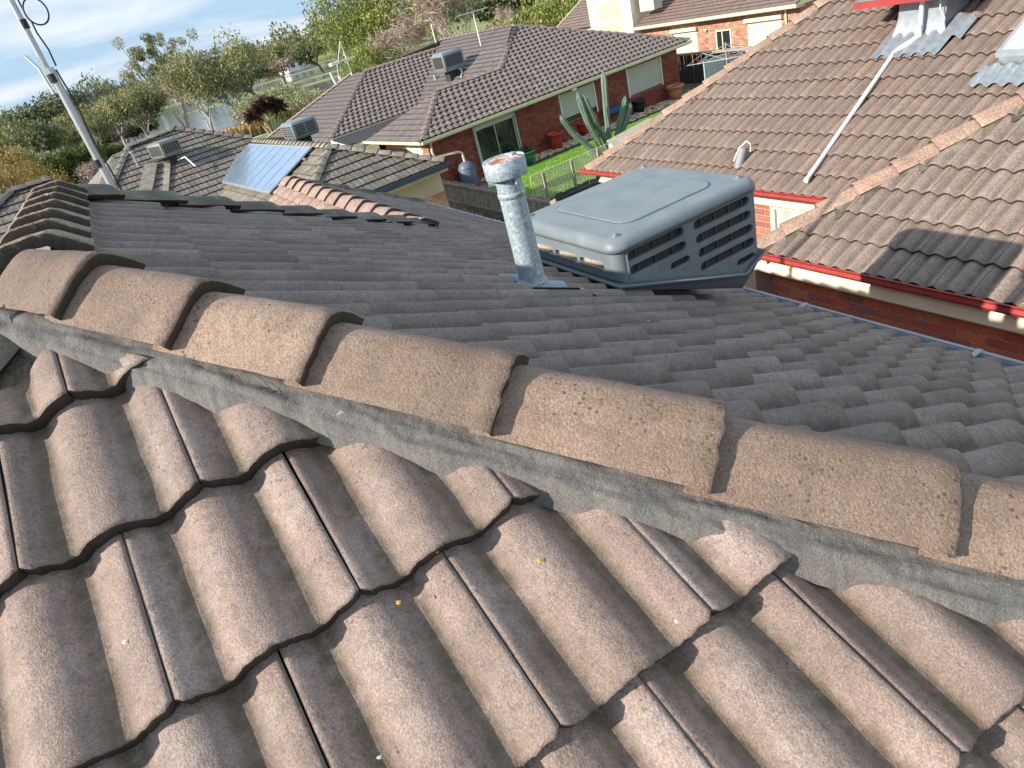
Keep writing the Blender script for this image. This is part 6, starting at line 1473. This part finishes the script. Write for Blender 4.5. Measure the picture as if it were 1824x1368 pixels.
#TREES
TREES = [
 ('eucalyptus_tree', 'tall pale multi-stemmed gum with tufted crown against the sky', 'tree', 'sparse', 0, (13.1, 129.3, -3.05), 15.2, 11.3, 0, None, None),
 ('eucalyptus_tree', 'broad drooping gum right of the tall sparse gum', 'tree', 'droop', 0, (18.5, 110.5, -3.05), 11.2, 11.1, 1, None, None),
 ('tree', 'thin twiggy pale tree between the tall gum and the drooping gum', 'tree', 'bare', 1, (15.2, 119.0, -3.05), 8.9, 7.4, 2, None, None),
 ('tree', 'dark rounded tree right behind the drooping gum', 'tree', 'dark', 1, (32.1, 161.9, -3.05), 7.6, 8.2, 0.5, None, None),
 ('bush', 'airy pale green bush beside the maroon strap-leaf palm', 'shrub', 'willow', 0, (20.6, 85.6, -3.05), 3.6, 8.0, 0, None, None),
 ('bush', 'pale airy bush under the drooping gum', 'shrub', 'willow', 1, (19.5, 96.0, -3.05), 4.4, 6.5, 2, None, None),
 ('bush', 'small dark green bush on the lake edge above the twin-louvre cooler', 'shrub', 'dark', 2, (19.9, 82.6, -3.05), 1.4, 3.2, 0, None, None),
 ('eucalyptus_tree', 'yellowish gum left of the tall sparse gum', 'tree', 'gum', 0, (5.8, 117.9, -3.05), 8.6, 7.3, 0, None, None),
 ('eucalyptus_tree', 'mid green gum right of the antenna mast', 'tree', 'gum', 1, (3.5, 135.0, -3.05), 8.9, 7.8, 1.3, None, None),
 ('eucalyptus_tree', 'pale-trunked young gum just right of the antenna mast', 'tree', 'sparse', 1, (-0.1, 110.0, -3.05), 7.3, 4.5, 2.1, None, None),
 ('eucalyptus_tree', 'leafy gum directly behind the antenna mast', 'tree', 'gum', 2, (-3.2, 115.0, -3.05), 7.6, 7.1, 0.4, None, None),
 ('eucalyptus_tree', 'dense grey-green gum left of the antenna mast', 'tree', 'gum', 0, (-6.0, 104.8, -3.05), 7.6, 7.4, 2.7, None, None),
 ('eucalyptus_tree', 'dark gum near the left edge', 'tree', 'dark', 0, (-8.5, 99.6, -3.05), 8.4, 7.4, 2, None, None),
 ('eucalyptus_tree', 'gum tree cut by the left edge', 'tree', 'gum', 1, (-10.6, 91.4, -3.05), 9.0, 7.2, 4, None, None),
 ('eucalyptus_tree', 'greenish gum above the golden bushes', 'tree', 'gum', 2, (-6.2, 79.8, -3.05), 6.1, 5.3, 3.3, None, 'leaf_pale'),
 ('golden_tree', 'orange-gold autumn tree at the left edge', 'tree', 'gold', 0, (-7.0, 71.7, -2.0), 5.7, 3.5, 0, None, None),
 ('golden_bush', 'low yellow-gold bush nearest the ridge corner', 'shrub', 'gold', 1, (-5.4, 63.8, -2.0), 4.4, 2.7, 1, None, None),
 ('golden_bush', 'golden bush cut by the left edge of the photo', 'shrub', 'gold', 0, (-7.4, 57.5, -2.0), 5.1, 2.4, 2, None, None),
 ('golden_bush', 'pale yellow reed-like bush above the small grey roof', 'shrub', 'gold', 1, (-5.9, 49.7, -2.0), 4.2, 2.2, 3, None, 'leaf_pale'),
 ('eucalyptus_tree', 'grey-green gum on the left shore behind the mast', 'tree', 'gum', 1, (-8.0, 150.0, -3.05), 11.0, 13.0, 0.9, None, 'leaf_dark'),
 ('eucalyptus_tree', 'broad gum on the left shore near the photo edge', 'tree', 'gum', 2, (-19.0, 146.0, -3.05), 10.5, 14.0, 2.9, None, None),
 ('eucalyptus_tree', 'pale gum on the left shore between two darker gums', 'tree', 'dark', 1, (0.5, 158.0, -3.05), 9.5, 12.0, 1.9, None, None),
 ('domed_shrub', 'bright olive domed shrub left of the antenna mast', 'shrub', 'dome', 0, (-4.2, 77.9, -2.0), 3.8, 4.0, 0, None, None),
 ('domed_shrub', 'brown-stemmed domed shrub right behind the antenna mast foot', 'shrub', 'dome', 1, (-2.2, 80.0, -3.05), 4.8, 4.4, 1, None, None),
 ('domed_shrub', 'small domed shrub above the silver vent pipe', 'shrub', 'dome', 0, (0.2, 82.0, -3.05), 4.0, 3.5, 2, None, None),
 ('twiggy_shrub', 'brown twiggy low shrub below the domed shrubs', 'shrub', 'willow', 1, (-1.4, 76.0, -2.0), 2.5, 2.5, 0, None, 'twig'),
 ('shore_shrub', 'grey-brown shrub on the far shore left of the lake strip', 'shrub', 'dome', 0, (4.0, 149.9, -3.05), 3.4, 5.2, 0, None, 'twig'),
 ('shore_shrub', 'rounded shrub at the waterline by the tall gum', 'shrub', 'dome', 1, (7.5, 149.8, -3.05), 3.4, 5.7, 1, None, 'leaf_dark'),
 ('shore_shrub', 'dark shrub on the far shore behind the mast', 'shrub', 'dome', 0, (0.7, 150.0, -3.05), 3.0, 4.5, 2, None, 'leaf_dark'),
 ('shore_shrub', 'tiny shrub between two shore shrubs', 'shrub', 'dome', 1, (6.0, 149.9, -3.05), 3.2, 3.7, 3, None, 'leaf_olive'),
 ('tree', 'rounded tree standing up on the far skyline', 'tree', 'dome', 0, (55.1, 233.6, -3.05), 10.7, 8.3, 0, None, 'leaf_euc'),
 ('tree', 'pinkish-brown tree on the far bank', 'tree', 'gum', 1, (50.1, 209.1, -3.05), 6.0, 10.6, 0, None, 'twig'),
 ('tree', 'tree on the skyline at the end of the lake', 'tree', 'dark', 1, (58.9, 201.6, -3.05), 10.0, 7.8, 1, None, None),
 ('eucalyptus_tree', 'yellow-green gum left of the cross-arm antenna', 'tree', 'gum', 0, (44.5, 143.3, -3.05), 9.5, 7.4, 1, None, None),
 ('eucalyptus_tree', 'tall gum behind the cross-arm antenna', 'tree', 'gum', 2, (43.5, 127.8, -3.05), 9.6, 7.8, 2, None, None),
 ('tree', 'dark green tree between antenna and bright weeping gum', 'tree', 'dark', 0, (48.5, 131.3, -3.05), 10.3, 8.7, 3, None, None),
 ('bush', 'bright leafy bush rising behind the grid-tiled roof', 'shrub', 'willow', 0, (25.4, 70.6, -2.0), 5.6, 5.3, 4, None, 'leaf_bright'),
 ('eucalyptus_tree', 'large bright weeping gum above the brown roof', 'tree', 'weep', 0, (30.8, 73.8, -3.05), 12.5, 8.6, 0, None, None),
 ('eucalyptus_tree', 'light green gum beside the weeping gum', 'tree', 'gum', 1, (32.9, 94.4, -3.05), 7.5, 5.8, 2.2, None, 'leaf_bright'),
 ('eucalyptus_tree', 'drooping gum behind the bare pinkish tree', 'tree', 'droop', 0, (44.6, 95.1, -3.05), 13.5, 9.5, 2, None, None),
 ('bare_tree', 'leafless pale-branched tree behind the boxy cooler', 'tree', 'bare', 0, (28.0, 55.3, -2.0), 10.4, 7.7, 0, None, None),
 ('bare_tree', 'smaller bare twiggy tree left of the pale-branched one', 'tree', 'bare', 1, (26.8, 60.3, -2.0), 7.4, 4.9, 2, None, None),
 ('tree', 'dark tree behind the television antenna', 'tree', 'dark', 2, (54.3, 95.6, -3.05), 11.7, 10.9, 1, None, None),
 ('tree', 'dark-trunked tree above the main roof apex', 'tree', 'dark', 1, (52.8, 84.9, -3.05), 11.0, 9.9, 2, None, None),
 ('bare_tree', 'thin bare tree above the roof apex', 'tree', 'bare', 0, (45.7, 77.5, -3.05), 6.1, 4.5, 4, None, None),
 ('bush', 'bright round bush left of the cream house roof', 'shrub', 'willow', 1, (32.7, 50.3, -2.0), 5.5, 4.7, 1, None, 'leaf_bright'),
 ('tree', 'dark tree behind the cream house roof', 'tree', 'dark', 0, (54.9, 77.5, -3.05), 10.0, 8.6, 5, None, None),
]

for args in TREES: tree(*args)

# woodland closing the skyline, too far away to count
def woodland(name, seed, items, m, leaf):
    cl = []; rr = random.Random(seed)
    for (x, y, z, H, W) in items:
        for k in range(9):
            a = rr.uniform(0, 6.28); q = rr.random(); cl.append(((x + W * .42 * q * math.cos(a), y + W * .42 * q * math.sin(a), z + H * rr.uniform(.25, .86)), W * rr.uniform(.18, .32)))
        cl.append(((x, y, z + H * .85), W * .26))
    me = crown_mesh(name, seed, cl, 34, leaf, .2); put(name, me, m, None, kind='stuff')
rr = random.Random(77)
for nm, m_, n_, d0, d1, hh_ in (('woodland', 'leaf_euc', 150, 260, 420, (10, 17)), ('woodland', 'leaf_dark', 110, 300, 520, (12, 20)), ('woodland', 'leaf_pale', 60, 230, 330, (6, 10))):
    it = []
    for k in range(n_):
        a = R_(rr.uniform(-20, 58)); d = rr.uniform(d0, d1); x, y = d * math.sin(a), d * math.cos(a)
        # keep the open lake clear
        if ((x - 10) / 165) ** 2 + ((y - 218 + .18 * x) / 122) ** 2 < 1: continue
        H = rr.uniform(*hh_); it.append((x, y, gz(x, y) - .5, H, H * rr.uniform(.7, 1.2)))
    for k in range(n_ // 3):
        a = R_(rr.uniform(-24, 4)); d = rr.uniform(190, 300); x, y = d * math.sin(a), d * math.cos(a)
        if ((x - 10) / 165) ** 2 + ((y - 218 + .18 * x) / 122) ** 2 < 1: continue
        H = rr.uniform(8, 13); it.append((x, y, gz(x, y) - .5, H, H * rr.uniform(.8, 1.2)))
    woodland(nm, 200 + n_, it, m_, 1.0)
# reeds along the near shore
def reeds(seed, P0, P1, n_, wd):
    rr = random.Random(seed); mb = MB(); P0 = Vector(P0); P1 = Vector(P1); d = (P1 - P0)
    for k in range(n_):
        c = P0 + d * rr.random() + Vector((rr.uniform(-wd, wd), rr.uniform(-wd, wd), 0)); a = rr.uniform(0, 6.28); s = Vector((math.cos(a), math.sin(a), 0)) * .10; h = rr.uniform(.9, 1.9)
        t = c + Vector((rr.gauss(0, .18), rr.gauss(0, .18), h)); mb.add([c - s * .5, c + s * .5, t + s, t - s], [(0, 1, 2, 3)], rr.uniform(.05, 1))
    mb.build('reeds', 'reed', None, kind='stuff')
reeds(1, (11.5, 88, -3.0), (22, 86, -3.0), 2600, 1.6); reeds(2, (21, 90, -3.0), (33, 92, -3.0), 2600, 1.8)
def bright_grass():
    m, t, b = mat_new('bright_mown_grass'); v, r = coords(t, rnd=False); n = noise(t, v, .5, 5, .7)
    t.links.new(ramp(t, n, [(.3, (.14, .25, .03)), (.7, (.24, .36, .06))]), b.inputs['Base Color']); b.inputs['Roughness'].default_value = .95; return m
sheet('shore_lawn', lambda x, y: gz(x, y) + .12, list(range(2, 44, 3)), list(range(66, 90, 3)), bright_grass(), kind='structure')
sheet('footpath', lambda x, y: gz(x, y) + .17, list(range(2, 50, 3)), [84.2 - .0, 85.4], simple('pale_path', (.55, .53, .48), .9, .1, 2), kind='structure')
# maroon strap-leaf palm with several heads
pc = Vector((16.1, 80, -3.0))
ptr = thing('cordyline_palm', 'maroon strap-leaf palm with shaggy heads on the bright shore lawn', 'palm', tuple(pc))
rr = random.Random(21)
for (ox, oz, r) in ((0.1, 3.7, 1.35), (-1.45, 2.9, 1.2), (1.4, 3.1, 1.25), (-.7, 3.4, 1.1), (.8, 3.6, 1.1)):
    base = pc + Vector((ox * .25, 0, .2)); top = pc + Vector((ox, rr.uniform(-.3, .3), oz - .1))
    mb = MB(); mb.tube([base, base.lerp(top, .5) + Vector((0, 0, .2)), top], [.14, .11, .09], 7); mb.build('trunk', 'bark', ptr)
    mb = MB(); ml = MB()
    for k in range(170):
        a = rr.uniform(0, 6.28); e = math.asin(rr.uniform(-.75, 1)); d = Vector((math.cos(a) * math.cos(e), math.sin(a) * math.cos(e), math.sin(e))); L = r * rr.uniform(.75, 1.1); s = d.cross(Vector((0, 0, 1.01))).normalized() * .045
        tip = top + d * L - Vector((0, 0, .22 * L)); mid = top + d * L * .55
        mb.add([top - s * .6, top + s * .6, mid + s, tip, mid - s], [(0, 1, 2, 3, 4)], rr.uniform(.05, 1))
    mb.build('leaf_head', 'leaf_palm', ptr)
    for k in range(45):
        a = rr.uniform(0, 6.28); d = Vector((math.cos(a) * .45, math.sin(a) * .45, -1)).normalized(); L = r * rr.uniform(.6, 1.0); s = Vector((-math.sin(a), math.cos(a), 0)) * .04
        ml.add([top - s, top + s, top + d * L], [(0, 1, 2)], rr.uniform(.05, 1))
    ml.build('dead_skirt', 'reed', ptr)
# small things of the lake shore and the far houses
for k, (x, y, h) in enumerate(((37, 121, 3.0), (40.5, 128, 1.8))):
    mb = MB(); mb.tube([(x, y, -3.1), (x - .5, y, -3.0 + h)], .22, 6); tag(mb.build('marker_post', 'white', None), ['white leaning marker post standing in the pale water', 'short white marker post further out in the pale water'][k], 'post')
fe = thing('shore_fence', 'thin pale rail fence along the lake footpath', 'fence', (20, 92, -3))
for k in range(20):
    x = 6 + k * 1.9; mb = MB(); mb.tube([(x, 95 - .2 * k * .3, -3.1), (x, 95 - .06 * k, -1.9)], .05, 5); mb.build('post', 'white', fe)
mb = MB(); mb.tube([(6, 95, -1.95), (42, 93.8, -1.95)], .05, 5); mb.build('rail', 'white', fe)
def far_house(label, x, y, z, w_, d_, h_, yaw, roofm, wallm):
    t = thing('far_house', label, 'house', (x, y, z)); F = Frame((x, y, 0), yaw)
    mb = MB(); mb.box(F(0, 0, z + h_ / 2), (w_, d_, h_), F.rot); mb.build('wall', wallm, t)
    e = .6; rh_ = d_ * .26; V = [F(-w_ / 2 - e, -d_ / 2 - e, z + h_), F(w_ / 2 + e, -d_ / 2 - e, z + h_), F(w_ / 2 + e, d_ / 2 + e, z + h_), F(-w_ / 2 - e, d_ / 2 + e, z + h_), F(-w_ / 2 + d_ / 2, 0, z + h_ + rh_), F(w_ / 2 - d_ / 2, 0, z + h_ + rh_)]
    mb = MB(); mb.add(V, [(0, 1, 5, 4), (1, 2, 5), (2, 3, 4, 5), (3, 0, 4), (0, 3, 2, 1)]); mb.build('roof', roofm, t)
    for k in (-.28, 0, .28): mb = MB(); mb.box(F(k * w_, -d_ / 2 - .03, z + h_ * .55), (w_ * .13, .06, h_ * .4), F.rot); mb.build('window', 'glass', t)
far_house('distant house with dark hipped roof among the trees left of the mast', 2, 262, -2.6, 11, 8, 9, 10, 'charcoal', 'sand')
far_house('distant house with red roof on the far bank', 78, 300, -2.8, 12, 8, 4, 15, simple('red_far_roof', (.42, .12, .08), .8), 'white')
far_house('distant pale cottage on the left shore', -12, 150, -3.0, 8, 6, 3.5, 30, 'sand', 'white')
far_house('distant house with brown roof above the shore shrubs', 12, 262, -2.4, 14, 9, 6, 25, 'tile_n', 'sand')

flush_tiles()
